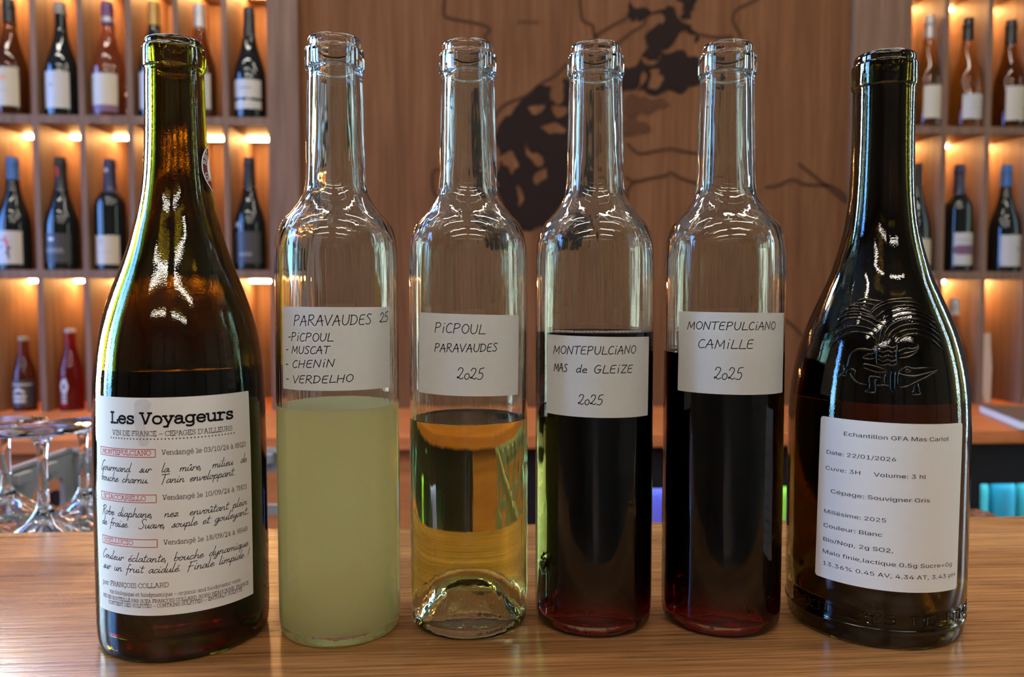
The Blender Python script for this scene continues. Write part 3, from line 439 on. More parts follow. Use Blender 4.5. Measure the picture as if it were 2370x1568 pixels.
for ln in """%	135	35,57 32,57 29,57 26,58 24,59 22,61 20,63 19,65 17,67 16,69 16,72 15,75 15,78 15,82 15,85 16,88 16,90 17,93 19,95 20,97 22,99 24,101 27,102 29,103 32,103 35,103 38,103 41,103 44,102 46,101 48,99 50,97 52,95 53,93 54,90 55,88 55,85 55,82 55,78 55,75 55,72 54,69 53,67 51,65 50,63 48,61 46,59 44,58 41,57 38,57;35,65 38,66 40,66 41,68 42,69 43,71 44,73 45,75 45,78 45,82 45,85 44,87 43,89 43,91 41,92 40,94 38,94 35,95 33,94 31,94 29,92 28,91 27,89 26,87 26,85 25,82 25,78 26,75 26,73 27,71 28,69 29,68 31,66 33,66;100,-2 97,-2 94,-1 92,0 89,1 87,2 85,4 84,6 82,9 81,11 81,14 80,16 80,19 80,24 80,27 81,29 81,32 82,34 84,37 85,39 87,41 89,42 92,43 94,44 97,45 100,45 103,45 106,44 109,43 111,42 113,41 115,39 117,37 118,34 119,32 120,29 120,27 120,24 120,19 120,16 120,14 119,11 118,9 117,6 115,4 113,2 111,1 109,0 106,-1 103,-2;100,7 103,7 105,8 106,9 108,11 109,12 109,15 110,17 110,19 110,24 110,26 109,28 109,31 108,32 106,34 105,35 103,36 100,36 98,36 96,35 94,34 93,32 92,31 91,28 91,26 91,24 91,19 91,17 91,15 92,12 93,11 94,9 96,8 98,7;26,0 96,102 108,102 38,0
,	38	8,-24 14,14 27,14 17,-24
.	38	19,-1 17,-1 16,0 14,1 13,2 11,3 11,5 10,6 10,8 10,10 11,12 11,13 13,15 14,16 16,17 17,17 19,17 21,17 23,17 24,16 26,15 27,13 28,12 28,10 28,8 28,6 28,5 27,3 26,2 24,1 23,0 21,-1
/	50	47,107 14,-15 3,-15 36,107
0	91	45,-1 40,-1 35,0 30,2 26,5 22,8 19,12 16,17 14,23 12,29 11,36 10,43 10,51 10,59 11,66 12,73 14,79 16,84 19,89 22,93 26,97 30,100 35,102 40,103 45,103 51,103 56,102 60,100 65,97 68,93 72,89 74,84 77,79 79,73 80,66 81,59 81,51 81,43 80,36 79,29 77,23 75,17 72,12 68,8 65,5 60,2 56,0 51,-1;45,10 49,10 52,11 55,13 58,15 61,17 63,21 65,24 66,29 67,34 68,39 69,45 69,51 69,57 68,63 67,68 66,73 65,77 63,81 61,84 58,87 55,89 52,91 49,92 45,92 42,92 38,91 35,89 33,87 30,84 28,81 26,77 25,73 23,68 23,63 22,57 22,51 22,45 23,39 23,34 25,29 26,24 28,21 30,17 33,15 35,13 38,11 42,10
1	91	15,0 15,11 78,11 78,0;55,102 55,0 42,0 42,90 42,90 17,72 17,85 40,102
2	91	13,0 13,9 47,46 56,56 62,65 63,67 64,70 64,72 64,74 64,77 63,79 63,82 62,84 60,86 59,87 57,89 55,90 52,91 50,91 47,92 45,92 42,92 39,91 37,91 34,89 32,88 31,87 29,85 28,83 27,80 26,78 26,75 25,72 13,72 13,77 14,81 15,85 17,88 20,92 22,95 25,97 29,99 32,101 36,102 41,103 45,103 49,103 54,102 58,101 61,99 65,97 67,95 70,92 72,89 74,86 75,82 76,78 76,74 76,72 76,69 75,66 74,64 73,61 71,58 69,55 67,52 53,36 31,12 31,11 78,11 78,0
3	91	44,-1 39,-1 35,-1 30,0 27,2 23,4 20,6 17,9 14,11 12,15 10,18 9,22 9,26 22,26 22,24 23,21 24,19 25,17 27,16 29,14 31,13 33,12 36,11 38,10 41,10 44,10 47,10 50,11 52,11 55,12 57,13 59,15 61,17 63,19 64,21 65,23 66,26 66,29 66,32 65,34 64,37 63,39 62,41 60,43 58,45 55,47 52,48 48,49 45,49 40,50 31,50 31,60 58,90 58,90 14,90 14,102 74,102 74,92 42,56 42,58 48,58 53,58 57,57 62,55 65,53 69,51 72,48 74,44 76,41 77,37 78,33 79,29 78,25 77,21 76,17 74,13 72,10 69,7 65,5 62,2 58,1 53,0 49,-1
4	91	8,21 8,32 49,102 62,102 22,33 22,33 83,33 83,21;56,0 56,24 56,29 56,64 69,64 69,0
5	91	44,-1 40,-1 36,0 32,1 28,2 25,4 22,6 19,9 17,12 15,15 13,19 12,22 12,26 24,26 25,24 25,22 26,20 28,18 29,16 31,15 33,13 35,12 37,11 39,10 42,10 44,10 47,10 50,11 53,12 55,13 58,14 60,16 61,18 63,21 64,23 65,26 65,29 66,32 65,36 65,39 64,42 63,44 61,47 59,49 57,51 55,52 52,54 50,55 47,55 44,55 33,54 31,53 29,52 27,50 26,49 13,51 19,102 73,102 73,90 30,90 27,60 27,60 29,62 31,63 33,64 36,65 38,66 41,66 43,67 46,67 49,67 53,66 56,65 59,64 62,63 64,61 67,59 69,57 71,55 73,52 74,49 76,46 77,43 78,40 78,36 78,33 78,28 77,23 76,19 74,15 71,11 69,8 65,5 62,3 58,1 54,0 49,-1
6	91	45,-1 41,-1 36,0 32,1 28,3 25,5 22,8 19,11 17,15 15,19 14,23 13,28 13,32 13,36 14,40 15,44 16,48 18,52 20,57 24,62 27,68 50,102 64,102 30,52 29,52 33,58 39,61 47,63 51,63 56,62 60,61 63,59 66,57 69,54 72,51 74,48 76,44 77,40 78,36 78,31 78,27 77,22 75,18 74,15 71,11 69,8 65,5 62,3 58,1 54,0 50,-1;45,10 48,10 51,10 53,11 56,13 58,14 60,16 61,18 63,20 64,23 65,26 65,28 65,31 65,35 65,37 64,40 63,43 61,45 60,47 58,49 56,50 53,52 51,52 48,53 45,53 42,53 40,52 37,52 35,50 33,49 31,47 29,45 28,43 26,40 26,38 25,35 25,32 25,29 26,26 26,23 28,20 29,18 31,16 33,14 35,13 37,11 40,10 42,10
:	38	19,-1 17,-1 16,0 14,1 13,2 11,3 11,5 10,6 10,8 10,10 11,12 11,13 13,15 14,16 16,17 17,17 19,17 21,17 23,17 24,16 26,15 27,13 28,12 28,10 28,8 28,6 28,5 27,3 26,2 24,1 23,0 21,-1;19,54 17,54 16,55 14,56 13,57 11,58 11,60 10,61 10,63 10,65 11,67 11,68 13,70 14,71 16,72 17,72 19,72 21,72 23,72 24,71 26,70 27,68 28,67 28,65 28,63 28,61 28,60 27,58 26,57 24,56 23,55 21,54
=	91	14,49 14,60 76,60 76,49;14,19 14,31 76,31 76,19
A	96	3,0 40,102 55,102 93,0 79,0 57,60 53,74 46,96 49,96 43,74 38,60 17,0;22,28 22,40 74,40 74,28
B	91	12,0 12,102 48,102 53,102 58,101 62,100 66,98 69,96 72,94 74,91 76,88 78,85 79,82 79,78 80,75 79,72 79,69 78,66 77,64 76,62 75,60 73,59 71,57 63,53 63,52 65,52 68,51 70,50 73,49 75,47 77,45 79,43 80,41 82,38 83,35 83,31 84,27 83,23 83,20 82,17 80,13 78,10 75,8 72,6 69,4 65,2 60,1 55,0 49,0;25,11 49,11 54,12 59,13 63,14 66,16 68,18 70,21 71,24 71,27 71,30 70,32 70,35 68,37 67,39 65,41 63,42 61,44 59,45 56,46 53,46 50,46 25,46;25,57 48,57 50,57 53,58 55,58 58,59 60,60 62,62 63,63 65,65 66,67 67,70 67,72 67,74 67,78 66,81 65,83 63,86 60,88 57,89 53,90 48,90 25,90
C	102	53,-1 47,-1 41,0 35,2 30,5 25,8 21,13 17,18 14,23 11,29 10,36 8,43 8,51 8,59 10,66 11,72 14,79 17,84 21,89 25,93 30,97 35,100 41,102 47,103 53,103 57,103 61,103 65,102 68,101 71,100 75,98 78,96 80,94 83,92 85,89 88,87 90,84 91,80 93,77 94,73 95,70 82,70 81,72 80,75 79,77 78,79 71,86 63,90 53,91 49,91 45,90 41,89 37,86 33,84 30,81 27,77 25,73 23,68 22,63 21,57 21,51 21,45 22,39 23,34 25,29 27,25 30,21 33,18 37,15 41,13 45,12 49,11 53,11 63,12 71,16 78,23 82,32 95,32 94,28 93,25 91,21 90,18 88,15 86,12 83,10 80,8 78,6 75,4 71,2 68,1 65,0 61,-1 57,-1
D	100	44,0 19,0 19,11 43,11 49,12 54,13 59,14 64,16 67,19 71,22 74,26 76,30 78,34 79,40 80,45 80,51 80,57 79,62 78,67 76,72 74,76 71,80 68,83 64,86 60,88 55,89 50,90 44,90 19,90 19,102 45,102 52,101 59,100 65,98 71,96 75,92 80,88 84,84 87,78 89,72 91,66 92,59 92,51 92,43 91,36 89,30 87,24 83,18 80,14 75,10 70,6 64,3 58,2 51,0;25,102 25,0 12,0 12,102
E	84	12,0 12,102 74,102 74,90 25,90 25,57 71,57 71,46 25,46 25,11 75,11 75,0
F	82	12,0 12,102 74,102 74,90 25,90 25,56 69,56 69,44 25,44 25,0
G	104	54,-1 47,-1 41,0 35,2 30,5 25,9 21,13 17,18 14,23 11,29 9,36 8,43 8,51 8,59 9,66 11,72 14,79 17,84 21,89 25,93 30,97 35,100 41,102 47,103 53,103 57,103 61,103 64,102 68,101 72,99 75,98 78,96 81,94 83,92 86,89 88,86 90,83 92,80 93,77 94,73 95,70 82,70 77,79 71,85 63,90 53,91 49,91 44,90 40,89 37,86 33,84 30,81 27,77 25,73 23,68 22,63 21,57 21,51 21,45 22,39 23,34 25,29 27,25 30,21 33,18 37,15 41,13 45,12 49,11 54,11 58,11 62,11 66,13 69,14 72,16 75,19 77,21 79,25 81,28 82,32 83,36 83,40 87,40 57,40 57,51 96,51 96,40 95,34 94,28 93,23 90,18 87,14 84,10 80,7 75,4 70,2 65,0 60,-1
H	103	12,0 12,102 25,102 25,58 78,58 78,102 91,102 91,0 78,0 78,46 25,46 25,0
M	126	12,0 12,102 30,102 55,37 57,32 60,25 62,17 64,10 61,10 64,17 66,24 68,32 70,37 95,102 114,102 114,0 101,0 101,58 101,65 101,74 101,83 101,91 103,91 100,82 96,73 93,64 91,58 68,0 57,0 34,58 32,64 29,72 26,82 22,91 24,91 24,83 24,74 24,66 24,58 24,0
N	105	12,0 12,102 27,102 69,37 73,30 78,21 83,11 81,11 80,22 80,31 80,39 80,102 93,102 93,0 77,0 40,58 35,66 30,76 22,90 24,91 24,77 25,66 25,58 25,0
O	107	53,-1 47,-1 41,0 35,2 30,5 25,8 21,13 17,18 14,23 11,29 10,36 8,43 8,51 8,59 10,66 11,72 14,79 17,84 21,89 25,93 30,97 35,100 41,102 47,103 53,103 60,103 66,102 71,100 77,97 82,93 86,89 90,84 93,79 95,72 97,66 98,59 99,51 98,43 97,36 95,29 93,23 90,18 86,13 82,8 77,5 71,2 66,0 60,-1;53,11 58,11 62,12 66,13 70,15 73,18 77,21 79,25 82,29 84,34 85,39 86,45 86,51 86,57 85,63 84,68 82,73 79,77 77,81 73,84 70,87 66,89 62,90 58,91 53,91 49,91 45,90 41,89 37,87 33,84 30,81 27,77 25,73 23,68 22,63 21,57 21,51 21,45 22,39 23,34 25,29 27,25 30,21 33,18 37,15 41,13 45,12 49,11
S	89	45,-2 39,-2 34,-1 30,0 26,2 22,4 18,6 15,9 13,12 11,15 9,19 8,23 8,27 21,27 21,25 22,22 23,20 25,18 26,16 28,14 31,13 33,12 36,11 39,10 42,10 45,10 48,10 51,10 54,11 57,12 60,13 62,15 64,16 66,18 67,20 68,23 69,25 69,28 69,30 68,32 68,34 66,36 65,37 63,39 61,40 59,41 49,44 37,48 31,50 26,52 21,55 17,58 14,61 12,65 11,70 10,74 11,79 12,83 13,86 15,90 17,93 20,95 24,98 28,100 32,101 36,102 41,103 45,103 50,103 55,102 59,101 63,100 67,98 70,95 73,93 75,90 77,87 79,83 80,79 80,76 67,76 67,79 65,82 63,85 60,87 57,89 53,91 49,91 45,92 42,92 39,91 36,90 33,90 31,88 29,87 27,85 26,84 25,82 24,80 23,77 23,75 23,73 24,70 25,68 26,67 28,65 30,64 32,63 34,62 42,59 53,56 62,53 72,48 74,46 76,44 77,42 79,40 80,37 81,34 81,31 82,28 81,24 81,20 79,16 77,13 75,10 72,7 69,4 65,2 60,0 56,-1 50,-2
T	90	6,90 6,102 83,102 83,90 51,90 51,0 39,0 39,90
V	96	41,0 3,102 17,102 38,41 43,27 50,6 47,6 53,28 58,41 79,102 93,102 56,0
a	78	32,-2 28,-2 25,-1 22,0 19,1 16,2 14,4 11,6 10,9 8,12 7,15 6,18 6,22 6,25 7,28 8,30 9,32 10,34 12,36 13,37 16,39 25,42 36,44 47,45 53,47 54,48 55,49 55,50 55,51 55,51 55,54 55,56 54,58 53,59 52,61 51,62 50,63 48,64 46,65 44,66 42,66 39,66 37,66 34,66 32,65 30,64 24,60 20,55 8,58 10,62 11,64 13,67 16,69 18,71 21,73 24,74 27,75 30,76 33,76 36,77 39,77 48,76 57,72 59,71 61,69 63,67 64,64 66,61 67,58 67,54 67,50 67,0 55,0 55,10 54,10 50,5 43,0 41,-1 38,-1 35,-2;34,9 37,9 40,10 43,11 46,12 48,13 50,15 51,17 53,19 54,21 54,23 55,25 55,28 55,38 52,36 46,35 40,34 35,34 27,32 25,31 23,30 22,29 21,28 20,26 19,25 19,23 18,21 18,19 19,17 20,16 20,14 21,13 23,12 24,11 26,10
c	79	41,-2 36,-1 32,0 27,1 23,3 20,6 16,9 14,13 11,17 9,22 8,27 7,32 7,37 7,43 8,49 9,54 11,58 14,62 16,66 20,69 23,72 27,74 32,76 36,77 41,77 52,75 61,71 68,64 72,55 61,52 58,58 54,62 48,65 41,66 38,66 35,65 32,64 29,62 27,60 25,57 23,55 22,52 21,48 20,45 19,41 19,37 19,34 20,30 21,27 22,23 23,20 25,18 27,15 29,13 32,11 35,10 38,10 41,9 49,10 54,13 58,18 61,23 73,20 72,18 71,16 70,13 68,11 61,4 52,0
e	81	42,-2 37,-1 32,0 28,1 23,3 20,6 16,9 14,13 11,17 9,22 8,26 7,32 7,37 7,43 8,48 9,53 11,58 13,62 16,66 19,69 23,72 27,74 31,76 36,77 41,77 44,77 47,76 50,76 53,75 56,74 59,72 61,70 64,68 66,66 68,63 70,60 71,56 73,53 74,48 74,44 74,39 74,34 15,34 15,44 68,44 62,40 62,44 61,47 61,51 60,54 58,56 57,59 55,61 53,63 50,64 47,65 44,66 41,66 38,66 35,65 32,64 29,63 27,61 25,59 23,56 22,54 21,51 20,48 19,45 19,42 19,36 19,31 20,28 21,24 22,21 24,18 26,16 28,14 30,12 33,11 36,10 39,9 42,9 51,11 57,15 61,21 73,18 72,15 71,13 69,10 67,8 65,6 62,4 60,2 57,1 53,0 50,-1 46,-1
f	51	46,76 46,65 1,65 1,76;16,0 16,86 16,89 17,92 18,95 19,97 21,99 23,101 25,103 27,104 30,105 32,105 35,106 37,106 44,105 49,104 45,94 43,94 39,95 36,95 34,94 32,93 31,92 30,90 29,89 28,86 28,84 28,0
g	85	41,-30 37,-30 34,-30 30,-29 27,-28 24,-27 21,-25 19,-24 16,-22 15,-20 13,-18 11,-16 10,-14 20,-8 24,-13 31,-18 33,-18 36,-19 38,-19 41,-19 46,-19 50,-18 53,-17 56,-15 59,-12 61,-9 62,-6 62,-1 62,14 61,14 57,8 50,3 48,2 45,2 42,1 39,1 35,1 30,2 26,3 23,5 19,8 16,11 13,14 11,18 9,22 8,27 7,33 7,38 7,44 8,49 9,54 11,59 13,63 16,66 19,69 22,72 26,74 30,76 35,77 39,77 43,77 46,76 48,76 51,75 58,69 62,64 63,64 63,76 74,76 74,-2 74,-6 73,-11 72,-15 70,-18 68,-21 65,-23 62,-25 58,-27 54,-28 50,-29 46,-30;41,12 44,12 47,13 50,14 53,15 55,17 57,19 59,21 60,24 61,27 62,31 62,34 62,39 62,42 62,46 61,50 60,53 59,56 57,58 55,61 53,62 50,64 47,65 44,66 41,66 38,66 34,65 32,64 29,62 27,60 25,58 23,55 22,52 21,49 20,46 19,42 19,39 19,35 20,31 21,28 22,25 23,22 25,19 27,17 29,15 32,14 34,13 38,12
h	82	23,45 23,0 11,0 11,102 23,102 23,57 20,57 22,62 25,66 27,70 30,72 34,74 37,76 41,77 45,77 49,77 53,76 56,75 59,74 62,72 64,70 66,67 68,64 70,61 71,57 71,53 71,48 71,0 59,0 59,47 59,51 58,55 57,58 55,61 52,63 49,65 46,66 42,66 39,66 37,65 34,64 32,63 30,62 28,61 27,59 25,57 24,54 23,51 23,49
i	33	11,0 11,76 23,76 23,0;17,89 15,89 13,89 12,90 11,91 10,92 9,94 8,95 8,97 8,98 9,100 10,101 11,102 12,103 13,104 15,105 17,105 18,105 20,104 21,103 23,102 24,101 25,100 25,98 25,97 25,95 25,94 24,92 23,91 21,90 20,89 18,89
l	38	28,0 24,0 20,1 17,2 15,4 13,7 12,9 11,13 11,17 11,102 23,102 23,20 23,17 23,15 23,14 24,12 25,12 26,11 27,11 29,10 32,11 34,11 36,1 32,0
m	122	11,0 11,76 22,76 22,59 22,59 22,62 24,65 25,67 26,69 28,71 30,73 32,74 34,75 37,76 39,77 41,77 44,77 48,77 51,76 55,74 57,72 60,69 62,66 63,63 64,59 62,59 63,62 64,64 66,66 67,69 69,71 71,72 74,74 76,75 79,76 81,77 84,77 87,77 91,77 94,77 97,76 99,74 102,73 104,71 106,68 108,66 110,63 111,59 111,55 111,51 111,0 99,0 99,51 99,55 98,58 97,60 95,63 92,64 89,65 87,66 84,66 81,66 79,66 77,65 75,64 73,63 72,61 70,60 69,58 68,56 68,54 67,52 67,49 67,0 55,0 55,52 55,55 54,58 52,60 51,62 48,64 46,65 43,66 40,66 38,66 36,66 34,65 32,64 30,63 28,61 26,60 25,58 24,56 23,53 23,51 23,48 23,0
n	82	23,45 23,0 11,0 11,76 22,76 22,57 20,57 22,62 25,66 27,70 30,72 34,74 37,76 41,77 45,77 49,77 53,76 56,75 59,74 62,72 64,70 66,67 68,64 70,61 71,57 71,53 71,48 71,0 59,0 59,47 59,51 58,55 57,58 55,61 52,63 49,65 46,66 42,66 39,66 37,65 34,64 32,63 30,62 28,61 27,59 25,57 24,54 23,51 23,49
o	83	41,-2 36,-1 32,0 27,1 23,3 20,6 16,9 14,13 11,17 9,22 8,27 7,32 7,37 7,43 8,49 9,54 11,58 14,62 16,66 20,69 23,72 27,74 32,76 36,77 41,77 47,77 51,76 56,74 60,72 63,69 67,66 69,62 72,58 74,54 75,49 76,43 76,37 76,32 75,27 74,22 72,17 69,13 67,9 63,6 60,3 56,1 51,0 47,-1;41,9 45,10 48,10 51,11 54,13 56,15 58,18 60,20 61,23 62,27 63,30 64,34 64,37 64,41 63,45 62,48 61,52 60,55 58,57 56,60 54,62 51,64 48,65 45,66 41,66 38,66 35,65 32,64 29,62 27,60 25,57 23,55 22,52 21,48 20,45 19,41 19,37 19,34 20,30 21,27 22,23 23,20 25,18 27,15 29,13 32,11 35,10 38,10
p	85	11,-29 11,76 22,76 22,64 24,64 27,69 34,75 37,76 39,76 42,77 46,77 50,77 55,76 59,74 63,72 66,69 69,66 72,63 74,59 76,54 77,49 78,44 78,38 78,32 77,27 76,22 74,17 72,13 69,9 66,6 63,3 59,1 55,0 50,-1 46,-2 43,-1 40,-1 37,0 35,1 28,6 24,12 23,12 23,-29;44,9 47,10 51,10 53,11 56,13 58,15 60,18 62,20 63,23 64,27 65,30 65,34 66,38 65,42 65,45 64,49 63,52 62,55 60,58 58,60 56,62 53,64 51,65 47,66 44,66 41,66 38,65 35,64 32,62 30,60 28,58 26,56 25,53 24,49 23,46 23,42 23,38 23,34 23,30 24,26 25,23 26,20 28,17 30,15 32,13 35,11 38,10 41,10
q	85	74,-29 62,-29 62,12 61,12 57,6 50,1 48,0 45,-1 42,-1 39,-2 34,-1 30,0 26,1 22,3 19,6 16,9 13,13 11,17 9,22 8,27 7,32 7,38 7,44 8,49 9,54 11,59 13,63 16,66 19,69 22,72 26,74 30,76 35,77 39,77 43,77 46,76 48,76 51,75 57,69 61,64 63,64 63,76 74,76;41,9 44,10 47,10 50,11 53,13 55,15 57,17 59,20 60,23 61,26 62,30 62,34 62,38 62,42 62,46 61,49 60,53 59,56 57,58 55,60 53,62 50,64 47,65 44,66 41,66 37,66 34,65 31,64 29,62 27,60 25,58 23,55 22,52 21,49 20,45 19,42 19,38 19,34 20,30 21,27 22,23 23,20 25,18 27,15 29,13 32,11 34,10 38,10
r	52	11,0 11,76 22,76 22,64 23,64 24,67 26,69 28,72 30,73 33,75 36,76 39,77 43,77 46,77 49,77 49,64 46,65 41,65 39,65 36,65 34,64 32,63 30,62 28,60 26,59 25,57 24,55 23,52 23,50 23,47 23,0
s	73	36,-2 33,-1 29,-1 26,0 22,1 20,2 17,4 14,5 12,8 11,10 9,13 8,16 7,19 19,21 20,18 21,16 23,14 25,12 27,11 30,10 33,9 36,9 40,9 43,10 46,11 49,12 51,14 52,16 53,18 54,21 53,22 53,24 52,26 51,27 49,28 47,29 45,30 42,31 30,34 25,35 21,37 17,39 14,42 12,44 11,47 10,51 9,55 10,58 10,61 11,64 13,66 15,69 17,71 20,73 23,74 26,75 30,76 33,77 37,77 41,77 45,76 48,76 51,74 53,73 56,72 58,70 60,68 61,66 63,63 64,61 65,58 54,55 53,58 52,60 50,61 49,63 46,65 44,66 41,66 37,67 34,66 31,66 29,65 26,63 24,62 23,60 22,58 22,55 22,53 22,52 23,50 25,49 27,47 29,46 31,45 34,45 46,42 51,40 55,39 58,37 61,34 63,32 65,28 66,25 66,21 66,18 65,15 64,12 62,9 60,7 58,5 55,3 52,1 48,0 45,-1 41,-1
t	45	41,76 41,65 1,65 1,76;13,94 25,94 25,20 25,17 26,15 26,14 27,12 28,11 30,11 32,10 34,10 37,10 40,11 43,0 38,-1 34,-1 29,-1 25,0 21,2 18,4 16,7 14,10 13,14 13,19
u	82	36,-1 33,-1 29,0 26,1 23,2 20,4 18,6 16,9 14,12 12,15 11,19 11,23 11,28 11,76 23,76 23,29 23,25 24,21 25,18 27,15 30,13 33,11 36,10 40,10 43,10 45,11 48,11 50,12 52,14 54,15 55,17 57,19 58,22 59,24 59,27 59,31 59,76 71,76 71,0 60,0 60,18 61,18 59,13 57,9 54,6 51,3 48,1 44,0 41,-1
v	78	33,0 3,76 17,76 33,31 37,17 41,4 37,4 41,17 45,31 61,76 74,76 45,0
é	81	42,-2 37,-1 32,0 28,1 23,3 20,6 16,9 14,13 11,17 9,22 8,26 7,32 7,37 7,43 8,48 9,53 11,58 13,62 16,66 19,69 23,72 27,74 31,76 36,77 41,77 44,77 47,76 50,76 53,75 56,74 59,72 61,70 64,68 66,66 68,63 70,60 71,56 73,53 74,48 74,44 74,39 74,34 15,34 15,44 68,44 62,40 62,44 61,47 61,51 60,54 58,56 57,59 55,61 53,63 50,64 47,65 44,66 41,66 38,66 35,65 32,64 29,63 27,61 25,59 23,56 22,54 21,51 20,48 19,45 19,42 19,36 19,31 20,28 21,24 22,21 24,18 26,16 28,14 30,12 33,11 36,10 39,9 42,9 51,11 57,15 61,21 73,18 72,15 71,13 69,10 67,8 65,6 62,4 60,2 57,1 53,0 50,-1 46,-1;35,86 45,106 59,106 45,86
 	38	""".split('\n'):
    ch, w, body = ln.split('\t')
    OUTLINE[ch] = (float(w), [[tuple(float(q) for q in a.split(',')) for a in c.split(' ')] for c in body.split(';') if c])
def resample(p, step):
    out = [p[0]]
    for a, b in zip(p, p[1:]):
        d = math.dist(a, b); k = max(1, int(d / step))
        for i in range(1, k + 1): out.append((a[0] + (b[0] - a[0]) * i / k, a[1] + (b[1] - a[1]) * i / k))
    return out
def ribbon(p, w):
    """flat pen stroke of width w along a 2D line, with round ends"""
    p = [q for i, q in enumerate(p) if i == 0 or math.dist(q, p[i - 1]) > 1e-9]
    if len(p) < 2: return [], []
    V = []; F = []; h = w / 2
    for i in range(len(p)):
        a = p[max(i - 1, 0)]; b = p[min(i + 1, len(p) - 1)]
        d1 = None
        dx, dy = b[0] - a[0], b[1] - a[1]; L = math.hypot(dx, dy) or 1e-9
        nx, ny = -dy / L, dx / L
        k = 1.0
        if 0 < i < len(p) - 1:
            ex, ey = p[i + 1][0] - p[i][0], p[i + 1][1] - p[i][1]; E = math.hypot(ex, ey) or 1e-9
            k = 1 / max(.45, abs(nx * -ey / E + ny * ex / E))
        V += [(p[i][0] + nx * h * k, p[i][1] + ny * h * k), (p[i][0] - nx * h * k, p[i][1] - ny * h * k)]
    for i in range(len(p) - 1): F.append((2 * i, 2 * i + 1, 2 * i + 3, 2 * i + 2))
    for e, (c, o) in ((0, (p[0], p[1])), (1, (p[-1], p[-2]))):
        a0 = math.atan2(c[1] - o[1], c[0] - o[0]); n = len(V); base = 0 if e == 0 else 2 * (len(p) - 1)
        for t in (-.5, -.25, 0, .25, .5): V.append((c[0] + h * math.cos(a0 + t * PI), c[1] + h * math.sin(a0 + t * PI)))
        F.append(tuple(range(n, n + 5)))
    return V, F
def write(text, font, x0, x1, y0, y1, cap, w, shear=0.0, unit=10.0, jitter=0.0, wob=None):
    """text as flat shapes from (x0,y0) to (x1,y1) on the baseline, capitals cap high"""
    adv = sum(font[c][0] for c in text); sx = (x1 - x0) / adv if x1 is not None else cap / unit
    sy = cap / unit; sl = (y1 - y0) / ((x1 - x0) if x1 is not None else 1)
    rn = random.Random(text); parts = []; x = 0
    for ch in text:
        a, st = font[ch]
        jy = rn.uniform(-1, 1) * jitter; js = 1 + rn.uniform(-1, 1) * jitter * .08; jr = rn.uniform(-1, 1) * jitter * .05
        for s in st:
            q = [(x0 + (x + px * js + py * (shear + jr)) * sx, y0 + (py * js + jy) * sy) for px, py in s]
            q = [(u, v + sl * (u - x0)) for u, v in q]
            if font is OUTLINE: parts.append(q)
            else: parts.append(ribbon(resample(q, .0008), w))
        if font is OUTLINE and st:
            loops = parts[-len(st):]; del parts[-len(st):]
            area = [sum(p[0] * q[1] - q[0] * p[1] for p, q in zip(l, l[1:] + l[:1])) for l in loops]
            big = max(area, key=abs); outer = [l for l, a in zip(loops, area) if a * big > 0]; inner = [l for l, a in zip(loops, area) if a * big <= 0]
            for l in outer:
                g = [l] + [h for h in inner if inside(h[0], l)]
                tri = tessellate_polygon([[Vector((p[0] * 1e4, p[1] * 1e4, 0)) for p in q] for q in g])
                parts.append(([p for q in g for p in q], [tuple(t) for t in tri]))
        x += a
    return join(*parts)
def inside(p, l):
    r = False
    for a, b in zip(l, l[1:] + l[:1]):
        if (a[1] > p[1]) != (b[1] > p[1]) and p[0] < (b[0] - a[0]) * (p[1] - a[1]) / (b[1] - a[1]) + a[0]: r = not r
    return r
def text_width(text, font): return sum(font[c][0] for c in text)

# ---------------------------------------------------------------- wrapping flat things round a bottle
def wrap(vf, rad, off):
    """flat (u, z) shapes laid on a surface of revolution; u is arc length at the reference radius rad[0]"""
    R0, fn = rad; out = []
    for u, z in vf[0]:
        r = fn(z) + off; a = u / R0
        out.append((r * math.sin(a), -r * math.cos(a), z))
    return out, vf[1]
def label_sheet(u0, u1, z0, z1, rad, off=.00012, th=.00015, corner=0.0, rot=0.0, nu=40, nz=14):
    """a paper label with thickness, wrapped"""
    top = []; cu, cz = (u0 + u1) / 2, (z0 + z1) / 2
    us = []
    for i in range(nu + 1): us.append(u0 + (u1 - u0) * i / nu)
    if corner:
        us = sorted(set([round(x, 7) for x in us] + [round(u0 + corner * (1 - math.cos(k * PI / 12)), 7) for k in range(7)] + [round(u1 - corner * (1 - math.cos(k * PI / 12)), 7) for k in range(7)]))
    V = []; n = nz + 1
    for layer in (off + th, off):
        for u in us:
            cut = 0
            if corner:
                d = min(u - u0, u1 - u)
                if d < corner: cut = corner - math.sqrt(max(0, corner ** 2 - (corner - d) ** 2))
            for k in range(n):
                z = z0 + cut + (z1 - z0 - 2 * cut) * k / nz
                uu = cu + (u - cu) - rot * (z - cz); zz = z + rot * (u - cu)
                r = rad[1](zz) + layer; a = uu / rad[0]
                V.append((r * math.sin(a), -r * math.cos(a), zz))
    m = len(us); F = []; o = m * n
    for i in range(m - 1):
        for k in range(nz):
            q = (i * n + k, (i + 1) * n + k, (i + 1) * n + k + 1, i * n + k + 1)
            F.append(q); F.append(tuple(o + x for x in reversed(q)))
    for i in range(m - 1):
        for k in (0, nz):
            q = (i * n + k, (i + 1) * n + k, o + (i + 1) * n + k, o + i * n + k); F.append(q if k else tuple(reversed(q)))
    for k in range(nz):
        for i in (0, m - 1):
            q = (i * n + k, i * n + k + 1, o + i * n + k + 1, o + i * n + k); F.append(q if i == 0 else tuple(reversed(q)))
    return V, F
def rect_outline(x0, x1, y0, y1, w):
    return join(*[ribbon(resample(l, .001), w) for l in ([(x0, y0), (x1, y0)], [(x1, y0), (x1, y1)], [(x1, y1), (x0, y1)], [(x0, y1), (x0, y0)])])
